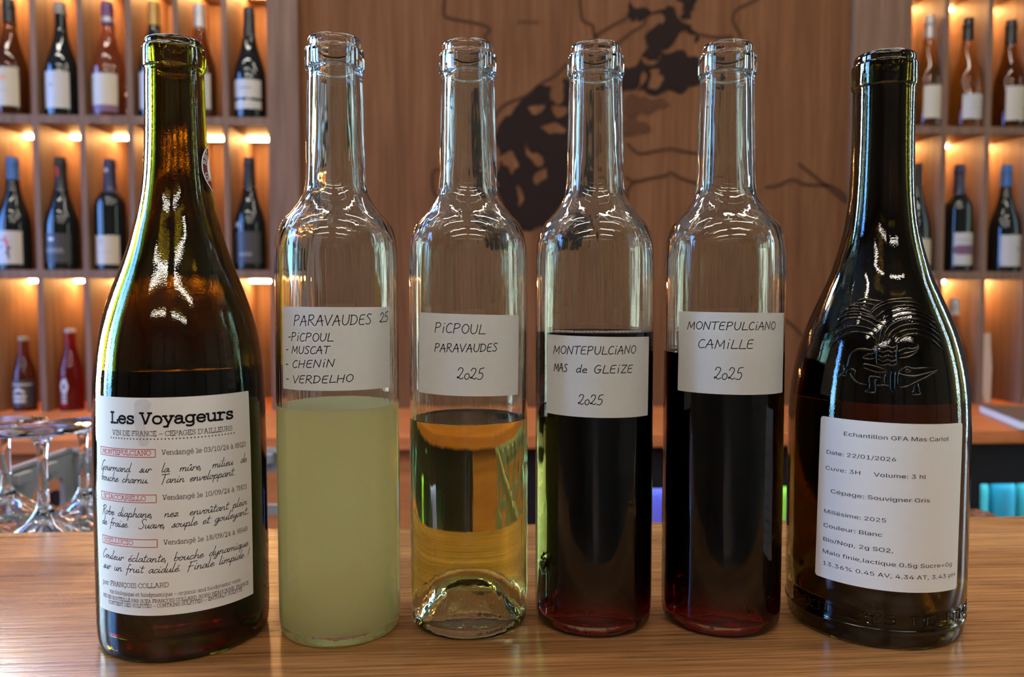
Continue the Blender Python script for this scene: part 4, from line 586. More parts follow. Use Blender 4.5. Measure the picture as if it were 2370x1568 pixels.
def disc(cx, cy, r, n=20): return [(cx + r * math.cos(2 * PI * i / n), cy + r * math.sin(2 * PI * i / n)) for i in range(n)], [tuple(range(n))]

# ================================================================ the room
FLOOR, CEIL = -1.10, 1.75
XL, XR, YB, YF = -2.6, 2.7, 2.45, -3.2
def struct(name, vf, m, **k): return tag(obj(name, vf, m, **k), kind='structure')
struct('floor', box(XL, XR, YF, YB, FLOOR - .05, FLOOR), M['floor_tile'])
struct('ceiling', box(XL, XR, YF, YB, CEIL, CEIL + .05), M['ceiling_paint'])
def wall_with_openings(name, axis, pos, th, a0, a1, opens, z0, z1):
    parts = []
    def put(p, q, lo, hi):
        if q - p < 1e-4 or hi - lo < 1e-4: return
        parts.append(box(pos, pos + th, p, q, lo, hi) if axis == 'X' else box(p, q, pos, pos + th, lo, hi))
    put(a0, a1, FLOOR, z0); put(a0, a1, z1, CEIL); c = a0
    for p, q in opens: put(c, p, z0, z1); c = q
    put(c, a1, z0, z1)
    return struct(name, join(*parts), M['white_wall'])
NWIN = [0]
def window(axis, pos, th, p, q, z0, z1, inward, bars=1):
    NWIN[0] += 1; t = .05; parts = []
    def put(a, b, lo, hi):
        parts.append(box(pos + .02, pos + th - .02, a, b, lo, hi) if axis == 'X' else box(a, b, pos + .02, pos + th - .02, lo, hi))
    put(p, p + t, z0, z1); put(q - t, q, z0, z1); put(p + t, q - t, z0, z0 + t); put(p + t, q - t, z1 - t, z1)
    for k in range(bars):
        x = p + (q - p) * (k + 1) / (bars + 1); put(x - t / 2, x + t / 2, z0 + t, z1 - t)
    struct('window_%d' % NWIN[0], join(*parts), M['frame_dark'])
    L = bpy.data.lights.new('window_daylight', 'AREA'); L.shape = 'RECTANGLE'; L.size = q - p; L.size_y = z1 - z0; L.cycles.is_portal = True
    o = bpy.data.objects.new('window_daylight', L); COL.objects.link(o)
    mid = pos + th / 2
    o.location = (mid, (p + q) / 2, (z0 + z1) / 2) if axis == 'X' else ((p + q) / 2, mid, (z0 + z1) / 2)
    o.rotation_euler = Vector(inward).to_track_quat('-Z', 'Y').to_euler()
SH_TOP = 1.11  # unseen top height, set so the shelf tops block sun from the bar
wall_with_openings('wall_back', 'Y', YB, .1, XL, XR, [(-1.75, -1.02)], 1.30, 1.64)
window('Y', YB, .1, -1.75, -1.02, 1.30, 1.64, (0, -1, 0), 0)  # high window out of view, added to let sun reach the bottles
LEFT = [(-1.70, -1.55), (-.55, -.40), (-.05, .75), (1.05, 1.95)]
RIGHT = [(-1.9, -1.75), (-.5, -.35), (.15, .50), (1.1, 1.45)]
FRONT = [(-1.7, -1.55), (-.35, -.25), (.55, .65)]
WZ0, WZ1 = -.35, 1.6
wall_with_openings('wall_left', 'X', XL - .1, .1, YF, YB, LEFT, WZ0, WZ1)
wall_with_openings('wall_right', 'X', XR, .1, YF, YB, RIGHT, WZ0, WZ1)
wall_with_openings('wall_front', 'Y', YF - .1, .1, XL, XR, FRONT, WZ0, WZ1)
for p, q in LEFT: window('X', XL - .1, .1, p, q, WZ0, WZ1, (1, 0, 0))
for p, q in RIGHT: window('X', XR, .1, p, q, WZ0, WZ1, (-1, 0, 0))
for p, q in FRONT: window('Y', YF - .1, .1, p, q, WZ0, WZ1, (0, 1, 0))

for x, y in ((-.9, 1.35), (.75, 1.35), (-.9, .5), (.75, .5), (-.9, -.4), (.75, -.4), (-.9, -1.3), (.75, -1.3), (-.9, -2.2), (.75, -2.2)):  # out of view; rows above bar and aisle added to brighten counter and cabinets
    t = thing('unseen_ceiling_lamp', 'unseen long ceiling lamp over the bar room', 'lamp', (x, y, CEIL), 0, 'linear ceiling lamps')
    obj('housing', box(-.62, .62, -.035, .035, -.05, -.001), M['frame_dark'], t); obj('diffuser', box(-.60, .60, -.025, .025, -.056, -.0505), M['lamp'], t)
# ================================================================ bar counter and what stands behind it
bar = thing('bar_counter', 'light oak bar counter the six open bottles stand on', 'bar counter', (0, 0, 0))
bevel(obj('countertop', box(-1.7, 1.8, .272, .597, -.04, 0), M['bar_oak'], bar), .0035, 3)
obj('front_panel', box(-1.66, 1.76, .34, .37, FLOOR, -.04), M['cabinet_oak'], bar)
tag(obj('work_shelf', join(box(-1.6, 1.7, .61, 1.06, -.188, -.1585), box(-1.6, 1.7, .61, .64, FLOOR, -.188)), M['cabinet_oak']),
    'low working shelf behind the bar counter carrying the grey rack', 'shelf')

# the six bottles ------------------------------------------------------------
CLEAR_OUT = lambda: segs([(0, .0255), (.006, .0245), (.013, .020), (.019, .011), (.0235, .0035), (.0262, .0004), (.0275, 0)], [(.0275, 0), (.0290, .0006), (.0302, .0030), (.03075, .008), (.0309, .016)],
    [(.0309, .016), (.0309, .08), (.0308, .15), (.0307, .182), (.0305, .1925), (.0300, .1985), (.0287, .2038), (.0265, .2086), (.0223, .2132), (.0188, .2178), (.0163, .2224), (.0153, .2265), (.0148, .2330), (.0146, .2420), (.0143, .2553), (.0140, .2706), (.01365, .2825)],
    [(.01365, .2825), (.0139, .2836), (.0146, .2848), (.01475, .2870)], [(.01475, .2870), (.0147, .2930), (.0144, .2940), (.0134, .2945)], [(.0134, .2945), (.0131, .2952), (.0131, .2980), (.0126, .2995), (.0117, .3000), (.0106, .2997), (.0098, .2985)])
CLEAR_IN = lambda: segs([(.0098, .2985), (.0093, .2960), (.0094, .2800), (.0102, .2500), (.0112, .2360), (.0120, .2270), (.0137, .2215), (.0163, .2160), (.0200, .2112), (.0240, .2068), (.0265, .2022), (.0279, .1965), (.0284, .1880), (.0285, .1700), (.0285, .1000), (.0285, .0300), (.0283, .0120)],
    [(.0283, .0120), (.0277, .0072), (.0262, .0049), (.0240, .0062), (.0200, .0148), (.0145, .0232), (.008, .0280), (0, .0293)])
def body(outer, inner, level):
    """glass shell with its wine: (glass profile, wine profile)"""
    up = [p for p in inner if p[1] > level + 1e-5]; k = len(up)
    a, b = inner[k - 1], inner[k]; t = (a[1] - level) / (a[1] - b[1]); rl = a[0] + (b[0] - a[0]) * t
    w = list(reversed(inner[k:])) + [(rl, level), (rl * .96, level - .0006), (rl * .85, level - .0009), (0, level - .0009)]
    return outer + up[1:] + [(rl, level)], w, rl
def flip(vf): return vf[0], [tuple(reversed(f)) for f in vf[1]]
def open_bottle(name_label, xy, outer, inner, level, gmat, wmat, group=None, seg=128):
    t = thing('wine_bottle', name_label, 'bottle', (xy[0], xy[1], .0002), -YAW, group)
    g, w, rl = body(outer, inner, level)
    obj('glass_body', flip(lathe(g, seg)), gmat, t, True)
    v, f = flip(lathe(w, seg)); top = len(f) - seg
    idx = [1 if all(abs(v[i][2] - level) < .0015 and math.hypot(v[i][0], v[i][1]) < rl + 1e-6 for i in q) and max(v[i][2] for i in q) - min(v[i][2] for i in q) < .0008 else 0 for q in f]
    obj('wine', (v, f), wmat, t, True, midx=idx)
    return t
def radius_fn(outer):
    tab = sorted([(r, z) for r, z in outer[len(outer) // 5:] if r > .012], key=lambda q: q[1])
    return lambda z: interp(tab, z)
def mm(vf): return [(u * .001, z * .001) for u, z in vf[0]], vf[1]
def W_(text, font, x0, x1, y0, y1, cap, w, **k): return write(text, font, x0 * .001, x1 * .001, y0 * .001, y1 * .001, cap * .001, w * .001, **k)

# 1 -- the tall green bottle at the left
B1_OUT = segs([(0, .034), (.008, .032), (.018, .024), (.027, .011), (.033, .003), (.0365, .0003), (.0385, 0)], [(.0385, 0), (.0399, .0012), (.0407, .0045), (.0411, .011), (.0411, .02)],
    [(.0411, .02), (.0411, .06), (.0410, .09), (.0407, .108), (.0402, .1264), (.0395, .1356), (.0385, .1447), (.0369, .1538), (.0346, .1629), (.0317, .1720), (.0284, .1811), (.0258, .1882), (.0228, .1974), (.0203, .2065), (.0190, .2116), (.0171, .2209), (.0158, .2302), (.0151, .2395), (.0146, .2487), (.0142, .2626), (.0140, .2760), (.0138, .2815)],
    [(.0138, .2815), (.0140, .2825), (.0147, .2836), (.0149, .2855)], [(.0149, .2855), (.0149, .2915), (.0146, .2927), (.0138, .2935)], [(.0138, .2935), (.0136, .2942), (.0136, .2955), (.0131, .2967), (.0121, .2972), (.0111, .2970), (.0103, .2958)])
B1_IN = segs([(.0103, .2958), (.0098, .2930), (.0098, .2780), (.0106, .2500), (.0113, .2380), (.0128, .2250), (.0147, .2150), (.0170, .2065), (.0197, .1975), (.0228, .1882), (.0255, .1811), (.0288, .1720), (.0317, .1629), (.0340, .1538), (.0356, .1447), (.0366, .1356), (.0373, .1264), (.0378, .1080), (.0381, .0900), (.0382, .0300), (.0380, .0180)],
    [(.0380, .0180), (.0372, .0115), (.0352, .0095), (.0320, .0120), (.0265, .0220), (.0180, .0335), (.009, .0385), (0, .0395)])
b1 = open_bottle('tall olive green bottle at the left end with a long printed wine label', (-.1440, .4144), B1_OUT, B1_IN, .1361, M['olive_glass'], M['red_wine'])
R1 = (.0411, radius_fn(B1_OUT))
lab = obj('label', label_sheet(-.0305, .0510, .0234, .1246, R1, corner=.0006), M['label_white'], b1, True)
INK = .00032
def ink(name, vf, rad, m, parent): return obj(name, wrap(vf, rad, INK), m, parent)
WMK = [(-3.8, 123.4), (0, 124.0), (3, 122.3), (2.2, 119.6), (.6, 117.7), (-.2, 113.2), (1.2, 107.9), (1.8, 104.8), (.3, 102.5), (-2.8, 102.9), (-3.5, 106.3), (-4.6, 110.9), (-5.7, 113.9), (-4.8, 117.7), (-5.1, 121.5)]
wm = crom(WMK, 3, True); nw = len(wm)
rings = [[(-1.8 + (x + 1.8) * k / 6, 113.5 + (z - 113.5) * k / 6) for x, z in wm] for k in range(7)]
wf = [(k * nw + i, k * nw + (i + 1) % nw, (k + 1) * nw + (i + 1) % nw, (k + 1) * nw + i) for k in range(6) for i in range(nw)]
obj('pale_stain', wrap(mm((sum(rings, []), wf)), R1, .00030), paper('stain_grey', (.60, .565, .565), .12, .12), lab)
ink('title_text', W_('Les Voyageurs', SLAB, -18.3, 40.5, 112.8, 112.6, 4.8, .95), R1, M['ink'], lab)
small = [W_('VIN DE FRANCE – CEPAGES D\'AILLEURS', SLAB, -17.3, 39.7, 107.2, 106.9, 2.15, .26)]
small += [mm(disc(-18.1 + 58.6 * k / 37, 105.75 - .35 * k / 37, .36, 10)) for k in range(38)]
for z, hour, day in ((98.4, '8H20', '03/10/24'), (77.5, '7H03', '10/09/24'), (56.6, '9H48', '18/09/24')):
    small.append(W_('Vendangé le %s à %s' % (day, hour), SLAB, 7.1, 47.5, z, z - .45, 2.15, .27))
small += [W_('par FRANÇOIS COLLARD', SLAB, -27.0, 9.0, 35.9, 36.8, 2.0, .25),
          W_('vin biologique et biodynamique – organic and biodynamic wine', SLAB, -21.5, 42.5, 32.4, 32.5, 1.7, .20),
          W_('MIS EN BOUTEILLE PAR SCEA FRANÇOIS COLLARD 30300 BEAUCAIRE, FRANCE', SLAB, -26.9, 47.5, 29.55, 29.45, 1.55, .20),
          W_('CONTIENT DES SULFITES – CONTAINS SULFITES – ENTHÄLT SULFITE', SLAB, -22.7, 43.4, 27.1, 27.6, 1.55, .20)]
ink('small_print', join(*small), R1, M['ink_brown'], lab)
SH = dict(shear=.26)
hand = [W_('Gourmand  sur  la  mûre,  milieu  de', SCRIPT, -26.0, 47.6, 90.3, 90.2, 3.95, .31, **SH), W_('bouche charnu.  Tanin enveloppant.', SCRIPT, -26.2, 40.6, 85.4, 85.1, 3.95, .31, **SH),
        W_('Robe diaphane,  nez  envoûtant plein', SCRIPT, -26.0, 47.2, 69.5, 69.2, 3.95, .31, **SH), W_('de fraise.  Suave, souple et gouleyant…', SCRIPT, -26.6, 49.0, 64.4, 64.3, 3.95, .31, **SH),
        W_('Couleur éclatante, bouche dynamique', SCRIPT, -26.6, 47.4, 48.6, 48.6, 3.95, .31, **SH), W_('sur un fruit acidulé. Finale limpide !', SCRIPT, -26.4, 48.2, 43.5, 43.5, 3.95, .31, **SH)]
ink('script_text', join(*hand), R1, M['ink'], lab)
red = []
for word, zb, x1 in (('MONTEPULCIANO', 97.3, 2.5), ('SCIACCARELLO', 76.3, -.2), ('NIELLUCIO', 55.5, -6.8)):
    red.append(mm(rect_outline(-26.2, 4.4, zb, zb + 3.6, .32))); red.append(W_(word, SLAB, -24.7, x1, zb + .75, zb + .95, 2.05, .27))
red = [r if max(abs(p[0]) for p in r[0]) < 1 else mm(r) for r in red]
ink('boxed_names', join(*red), R1, M['ink_red'], lab)
# round seal on the neck
SU, SZ, SR = .0305, .2350, .0117
def ring(cx, cz, r0, r1, n=48):
    V = []; F = []
    for i in range(n):
        a = 2 * PI * i / n
        V += [(cx + r0 * math.cos(a), cz + r0 * math.sin(a)), (cx + r1 * math.cos(a), cz + r1 * math.sin(a))]
    for i in range(n): j = (i + 1) % n; F.append((2 * i, 2 * i + 1, 2 * j + 1, 2 * j))
    return V, F
R1N = (.0155, radius_fn(B1_OUT))
seal = obj('seal', wrap(join(*[ring(SU, SZ, SR * k / 6, SR * (k + 1) / 6) for k in range(6)]), R1N, .00015), M['maroon'], b1, True)
obj('seal_rim', wrap(join(ring(SU, SZ, SR * .93, SR), *[ring(SU, SZ, .0068 * k / 4, .0068 * (k + 1) / 4) for k in range(4)]), R1N, .00024), M['white_print'], seal)
def arc_word(word, cx, cz, r, a0, step, cap, w, inward=False):
    parts = []
    for k, ch in enumerate(word):
        a = math.radians(a0 - step * k) if not inward else math.radians(a0 + step * k)
        st = SLAB[ch][1]; wd = SLAB[ch][0]
        for s in st:
            q = []
            for x, y in s:
                px, py = (x - wd / 2) * cap / 10, (y - 5) * cap / 10
                tx, ty = (math.sin(a), -math.cos(a)) if not inward else (-math.sin(a), math.cos(a))
                nx, ny = (math.cos(a), math.sin(a)) if not inward else (-math.cos(a), -math.sin(a))
                q.append((cx + nx * (r if not inward else -r) + tx * px + nx * py, cz + ny * (r if not inward else -r) + ty * px + ny * py))
            parts.append(ribbon(resample(q, .0006), w))
    return join(*parts)
obj('seal_letters', wrap(join(arc_word('REC', SU, SZ, .0090, 165, 17, .0026, .00042), arc_word('OP', SU, SZ, .0090, 205, 17, .0026, .00042, True)), R1N, .0003), M['white_print'], seal)

# 2..5 -- four clear half-litre sample bottles
RC = (.0309, radius_fn(CLEAR_OUT()))
G_CLEAR = 'clear sample bottles with handwritten labels'
def sample_bottle(lbl, xy, level, wine):
    return open_bottle(lbl, xy, CLEAR_OUT(), CLEAR_IN(), level, M['clear_glass'], M[wine], G_CLEAR)
HW = .42
def hand_label(parent, u0, u1, z0, z1, rot, lines, thin='label_thin'):
    lab = obj('label', label_sheet(u0 * .001, u1 * .001, z0 * .001, z1 * .001, RC, rot=rot, corner=.0004), M[thin], parent, True)
    ink('handwriting', join(*[W_(t, HAND, a, b, c, d, h, HW, shear=.10, jitter=.25) for t, a, b, c, d, h in lines]), RC, M['ink_blue_black'], lab)
b2 = sample_bottle('clear bottle of cloudy pale yellow wine beside the tall green bottle', (-.0654, .4152), .1163, 'cloudy_wine')
hand_label(b2, -24.2, 36.0, 126.0, 165.8, -.008, [('PARAVAUDES', -15.9, 23.2, 156.9, 157.4, 5.0), ('25', 28.0, 34.2, 157.9, 158.6, 4.9), ('-PiCPOUL', -19.8, 4.6, 149.6, 149.5, 4.0), ('- MUSCAT', -21.6, 2.8, 143.5, 143.7, 3.7), ('- CHENiN', -22.2, 5.2, 136.3, 137.6, 3.7), ('- VERDELHO', -21.9, 13.8, 129.3, 130.1, 3.7)])
b3 = sample_bottle('clear bottle of transparent golden white wine with a visible domed base', (.0015, .4200), .1080, 'white_wine')
hand_label(b3, -26.7, 30.4, 122.4, 162.2, -.028, [('PiCPOUL', -16.0, 9.8, 153.4, 152.4, 4.8), ('PARAVAUDES', -16.1, 16.0, 143.9, 144.0, 4.0), ('2025', -4.4, 8.8, 130.6, 130.6, 5.6)])
b4 = sample_bottle('clear bottle of dark red wine with its label lowest, right of the golden wine', (.0675, .4191), .1527, 'red_wine')
hand_label(b4, -29.9, 30.0, 111.4, 151.2, -.021, [('MONTEPULCiANO', -25.3, 19.2, 142.3, 142.7, 4.1), ('MAS', -24.9, -16.6, 133.7, 133.6, 4.0), ('de', -12.4, -6.6, 133.5, 133.4, 4.0), ('GLEiZE', -3.6, 17.2, 133.3, 133.2, 4.1), ('2025', -11.3, 1.0, 117.6, 117.9, 5.0)])
bub = random.Random(3); beads = []
for k in range(150):
    a = math.radians(-52 + 100 * k / 150 + bub.uniform(-.6, .6)); r = .0277 - bub.uniform(0, .0012); q = bub.uniform(.0005, .0009)
    v, f = lathe([(0, -q), (q * .7, -q * .7), (q, 0), (q * .7, q * .7), (0, q)], 8); beads.append(([(x + r * math.sin(a), y - r * math.cos(a), z + .1532) for x, y, z in v], f))
M['pink_foam'] = plain('pink_foam', (.80, .50, .50), .2)
tag(obj('foam', flip(join(*beads)), M['pink_foam'], b4, True), kind='stuff')
b5 = sample_bottle('clear bottle of dark red wine beside the dark embossed bottle, label reaching above the wine', (.1353, .4149), .1422, 'red_wine')
hand_label(b5, -32.2, 29.8, 122.8, 163.0, -.013, [('MONTEPULCiANO', -26.7, 20.6, 154.5, 154.5, 4.0), ('CAMiLLE', -20.8, 6.8, 145.4, 145.3, 4.5), ('2025', -12.6, 1.2, 130.0, 130.4, 6.0)])

# 6 -- the broad dark bottle at the right
B6_OUT = segs([(0, .036), (.008, .034), (.019, .026), (.029, .012), (.0355, .003), (.039, .0003), (.0412, 0)], [(.0412, 0), (.0424, .0015), (.0431, .0045), (.0435, .0080)], [(.0435, .0080), (.0441, .0092), (.0441, .0100)], [(.0441, .0100), (.0437, .0108), (.0437, .0135), (.0437, .0190), (.0441, .0202)],
    [(.0441, .0202), (.0441, .06), (.0441, .09), (.0440, .1056), (.0436, .1152), (.0428, .1247), (.0414, .1342), (.0393, .1437), (.0365, .1531), (.0328, .1626), (.0287, .1721), (.0248, .1812), (.0223, .1892), (.0197, .1986), (.0177, .2083), (.0164, .2180), (.01573, .2277), (.01535, .2373), (.0150, .2517), (.01495, .2661), (.0150, .2745), (.0150, .2768)],
    [(.0150, .2768), (.0152, .2776), (.0157, .2783), (.0159, .2797)], [(.0159, .2797), (.0159, .2882), (.0157, .2892), (.0150, .2898)], [(.0150, .2898), (.01475, .2905), (.01475, .2928), (.0142, .2942), (.0132, .2949), (.0122, .2947), (.0113, .2935)])
B6_IN = segs([(.0113, .2935), (.0105, .2900), (.0106, .2750), (.0112, .2450), (.0121, .2280), (.0135, .2150), (.0153, .2050), (.0185, .1935), (.0218, .1830), (.0257, .1721), (.0300, .1626), (.0337, .1531), (.0363, .1437), (.0384, .1342), (.0398, .1247), (.0406, .1152), (.0409, .1056), (.0410, .0900), (.0410, .0300), (.0408, .0190)],
    [(.0408, .0190), (.0400, .0125), (.0380, .0105), (.0345, .0130), (.0285, .0235), (.0195, .0355), (.009, .0405), (0, .0415)])
b6 = open_bottle('broad dark bottle at the right end with embossed palm emblem and typed sample label', (.2162, .4096), B6_OUT, B6_IN, .1192, M['dark_glass'], M['grey_wine'])
R6 = (.0441, radius_fn(B6_OUT))
lab6 = obj('label', label_sheet(-.0464, .0258, .0296, .1107, R6, corner=.0016, rot=-.018), M['label_white'], b6, True)
def T6(text, a, b, c, d, cap=2.75): return W_(text, OUTLINE, a, b, c, d, cap, 0, unit=145.0)
ink('typed_text', join(T6('Echantillon GFA Mas Carlot', -33.6, 16.2, 103.05, 102.1), T6('Date: 22/01/2026', -42.1, -9.6, 92.9, 92.5), T6('Cuve: 3H', -42.4, -25.0, 84.9, 84.7), T6('Volume: 3 hl', -19.5, 4.1, 84.7, 84.4),
    T6('Cépage: Souvigner Gris', -39.4, 6.5, 73.7, 73.0), T6('Millésime: 2025', -42.8, -13.3, 63.1, 62.8), T6('Couleur: Blanc', -42.9, -14.9, 56.0, 55.7), T6('Bio/Nop, 2g SO2,', -43.0, -9.9, 48.9, 48.4),
    T6('Malo finie,lactique 0.5g Sucre=0g', -43.1, 20.9, 42.8, 40.9), T6('13.36% 0.45 AV, 4.34 AT, 3.43 pH', -43.0, 23.5, 36.8, 35.4)), R6, M['ink'], lab6)
# raised emblem: palm fronds, trunk, chained reptile, drawn as (angle in degrees, height in mm) on the shoulder
parts = []
for ln in """-57.7,145.4 -53.2,149.7 -46.1,152.7 -37.6,153.4 -30.4,152.2 -26.3,149.9
-58.4,150.3 -52.5,153.8 -44.5,156.1 -35.6,155.9 -28.8,154.2 -25.8,152.2
-57.5,155.3 -52.3,158.7 -44.4,160.2 -35.0,159.3 -27.9,157.0 -24.5,154.6
-58.2,158.2 -52.6,161.1 -42.1,161.8 -32.0,160.7 -25.0,158.6 -20.7,157.0
-55.3,160.3 -49.5,162.8 -41.1,163.3 -32.1,161.7 -26.2,159.8
-56.6,162.9 -48.7,164.4 -38.6,164.3 -31.7,163.1
-51.8,164.4 -47.2,166.3 -39.0,165.9 -31.9,164.9
-47.4,166.7 -40.9,167.5 -32.9,167.1 -26.6,166.1
-44.1,168.0 -39.9,169.3 -32.6,169.1 -21.9,168.3
-11.9,148.9 -8.9,151.2 -2.1,152.8 6.0,152.4 13.4,150.0 21.4,145.4
-15.8,149.2 -12.8,152.4 -5.4,154.7 4.1,154.9 11.8,153.5 21.5,149.1
-18.5,149.2 -16.2,153.1 -9.4,156.3 1.0,157.5 11.6,156.3 22.0,151.9
-21.3,149.1 -19.0,154.3 -12.2,158.3 -1.7,159.9 9.9,159.1 20.4,155.1
-23.5,149.5 -21.9,155.4 -15.1,159.8 -3.8,162.0 8.1,161.8 21.4,157.8
-21.3,159.8 -14.9,162.2 -5.4,164.0 7.5,163.8 19.7,160.6
-26.3,161.0 -18.7,164.2 -8.4,166.0 3.9,166.0 15.7,162.6
-31.5,161.7 -25.3,165.4 -15.0,167.8 -4.3,168.2 6.9,167.6 15.8,165.4
-31.6,162.9 -26.7,166.2 -18.5,168.6 -7.6,169.6 2.3,169.8 8.9,168.2
-25.4,148.7 -25.0,144.8 -25.1,140.8 -24.2,137.0
-12.0,147.7 -12.6,143.0 -12.3,138.0
-24.5,146.9 -21.3,146.0 -18.3,146.8 -15.4,146.1 -12.3,147.1
-24.5,144.8 -21.3,143.9 -18.4,144.7 -15.5,143.9 -12.5,145.0
-24.4,142.6 -21.2,141.7 -18.4,142.5 -15.5,141.8 -12.6,142.8
-24.3,140.5 -21.2,139.6 -18.4,140.4 -15.6,139.7 -12.7,140.7
-24.3,138.5 -21.2,137.6 -18.4,138.4 -15.6,137.7 -12.7,138.7
-26.1,144.8 -30.9,145.0 -35.9,145.3 -40.2,144.0 -42.6,141.1 -43.0,137.9 -44.2,136.3
-26.5,143.6 -31.8,142.3 -33.3,141.0 -29.5,140.5 -25.9,141.2
-46.6,137.2 -45.2,133.8 -48.1,132.1 -43.1,132.1
-43.7,132.7 -43.3,134.5 -40.7,135.4 -38.2,134.5 -38.3,132.9
-41.3,133.4 -38.7,130.5 -34.9,128.7 -30.9,128.3
-33.5,137.3 -32.0,138.1 -25.2,137.1 -19.2,135.5
-33.2,136.5 -29.2,135.4 -24.1,134.4 -18.2,134.8
-11.6,135.1 -9.0,136.4 -6.3,137.2 -2.7,136.5 4.6,136.7 13.8,136.9
-11.7,134.3 -8.1,133.4 -2.4,133.0 4.8,134.0 13.5,135.4
14.3,135.6 5.8,132.6 -2.1,129.9 -7.3,128.1 -11.8,127.7
-8.3,135.3 -6.7,136.1 -4.6,135.4 -6.5,134.6 -8.3,135.3
-11.6,134.9 -12.0,131.4 -11.8,127.9
-16.2,135.2 -16.4,130.5 -16.2,126.2 -14.7,125.5
-13.6,135.2 -13.7,130.6 -14.0,126.3
-22.6,131.9 -26.1,132.4 -29.0,131.9 -28.6,127.0 -31.7,124.9
-24.0,130.5 -25.5,130.5 -25.3,125.2 -30.7,124.9
-25.4,128.1 -21.5,128.4 -17.6,128.3
-19.7,133.9 -19.9,131.2 -19.6,128.5
-2.1,129.5 -2.5,126.4 -4.4,125.1
0.0,129.5 0.1,126.0 0.8,124.5 -3.9,124.3
-11.7,144.4 -6.6,146.0 -1.0,145.8 2.0,147.3 -1.0,148.7 -5.9,149.3
-11.2,143.0 -5.8,143.8 0.1,145.0 2.8,147.0
-10.8,141.5 -5.4,141.9 1.1,144.6""".split('\n'):
    p = [tuple(float(q) for q in a.split(',')) for a in ln.split()]
    p = crom(p, 4)
    path = []
    for a, z in p:
        z *= .001; r = R6[1](z) + .0001; th = math.radians(a); path.append((r * math.sin(th), -r * math.cos(th), z))
    n = len(path); parts.append(tube(path, [.00062 * min(1, .45 + 4 * min(i, n - 1 - i) / n) for i in range(n)], 8))
obj('embossed_emblem', join(*parts), M['dark_glass'], b6, True)
def embossed(text, u0, u1, z, cap, rad):
    adv = text_width(text, SLAB); sx = (u1 - u0) / adv; x = 0; parts = []
    for ch in text:
        a, st = SLAB[ch]
        for s in st:
            q = resample([(u0 + (x + px) * sx, z + py * cap / 10) for px, py in s], .0012)
            path = [(rad[1](zz) * math.sin(u / rad[0]), -rad[1](zz) * math.cos(u / rad[0]), zz) for u, zz in q]
            if len(path) > 1: parts.append(tube(path, .00038, 6))
        x += a
    return join(*parts)
obj('embossed_lettering', embossed('COSTIERES  DE  NIMES', -.0640, .0500, .0128, .0044, R6), M['dark_glass'], b6, True)

# ================================================================ back bar: worktop, cabinets, fridges
WT = -.13
bevel(tag(obj('back_worktop', box(-2.3, 2.1, 1.73, 2.44, WT - .030, WT), M['counter_oak']), 'orange oak worktop along the back wall under the bottle shelves', 'worktop'), .002)
cab = thing('back_cabinet', 'orange oak cabinet under the back worktop with a round black cable hole', 'cabinet', (-.9, 1.77, FLOOR))
def local(vf, o): return [(x - o[0], y - o[1], z - o[2]) for x, y, z in vf[0]], vf[1]
CO = (-.9, 1.77, FLOOR)
obj('carcass', local(box(-1.74, -.02, 1.792, 2.42, FLOOR, WT - .030), CO), M['cabinet_oak'], cab)
circ = [(-.8836 + .0190 * math.cos(2 * PI * i / 28), -.2653 + .0190 * math.sin(2 * PI * i / 28)) for i in range(28)]
for x0, x1 in ((-1.735, -1.245), (-1.24, -.64), (-.635, -.025)):
    loop = [(x0, FLOOR + .08), (x1, FLOOR + .08), (x1, WT - .034), (x0, WT - .034)]
    fix_normals(obj('door', local(prism(loop, 1.77, 1.791, [circ] if x0 < -.88 < x1 else ()), CO), M['cabinet_oak'], cab))
g = join(tube([(-.8836, 1.7905, -.2653), (-.8836, 1.775, -.2653)], .0189, 24)); obj('cable_hole_dark', local(g, CO), M['black'], cab, True)  # black plug standing in for the dark inside the hole
def fridge(lbl, x0, x1, wins):
    o = (x0, 1.77, FLOOR); t = thing('bar_fridge', lbl, 'fridge', o)
    zt, zb, f = WT - .032, FLOOR + .03, .03
    obj('cabinet_shell', local(join(box(x0, x1, 2.40, 2.42, zb, zt), box(x0, x0 + .02, 1.81, 2.40, zb, zt), box(x1 - .02, x1, 1.81, 2.40, zb, zt), box(x0 + .02, x1 - .02, 1.81, 2.40, zt - .03, zt), box(x0 + .02, x1 - .02, 1.81, 2.40, zb, zb + .03)), o), M['black'], t)
    xs = [x0] + [(a[1] + b[0]) / 2 for a, b in zip(wins, wins[1:])] + [x1]
    for (a, b), (p, q) in zip(wins, zip(xs, xs[1:])):
        p += .002; q -= .002
        d = fix_normals(obj('door', local(prism([(p, zb), (q, zb), (q, zt - .002), (p, zt - .002)], 1.77, 1.805, [[(a, zb + .06), (b, zb + .06), (b, -.262), (a, -.262)]]), o), M['black_satin'], t))
        obj('pane', local(box(a, b, 1.785, 1.789, zb + .06, -.262), o), M['pane'], d)
    obj('rack_shelf', local(box(x0 + .021, x1 - .021, 1.83, 2.39, -.435, -.430), o), M['frame_dark'], t)
    obj('light_strip', local(box(x0 + .05, x1 - .05, 1.808, 1.820, -.205, -.197), o), M['fridge_lamp'], t)
fridge('black bar fridge with two glass doors in the middle of the back bar', 0.0, 1.10, [(.30, .52), (.61, 1.04)])
fridge('black bar fridge at the right lit blue behind its glass door', 1.105, 1.75, [(1.186, 1.66)])

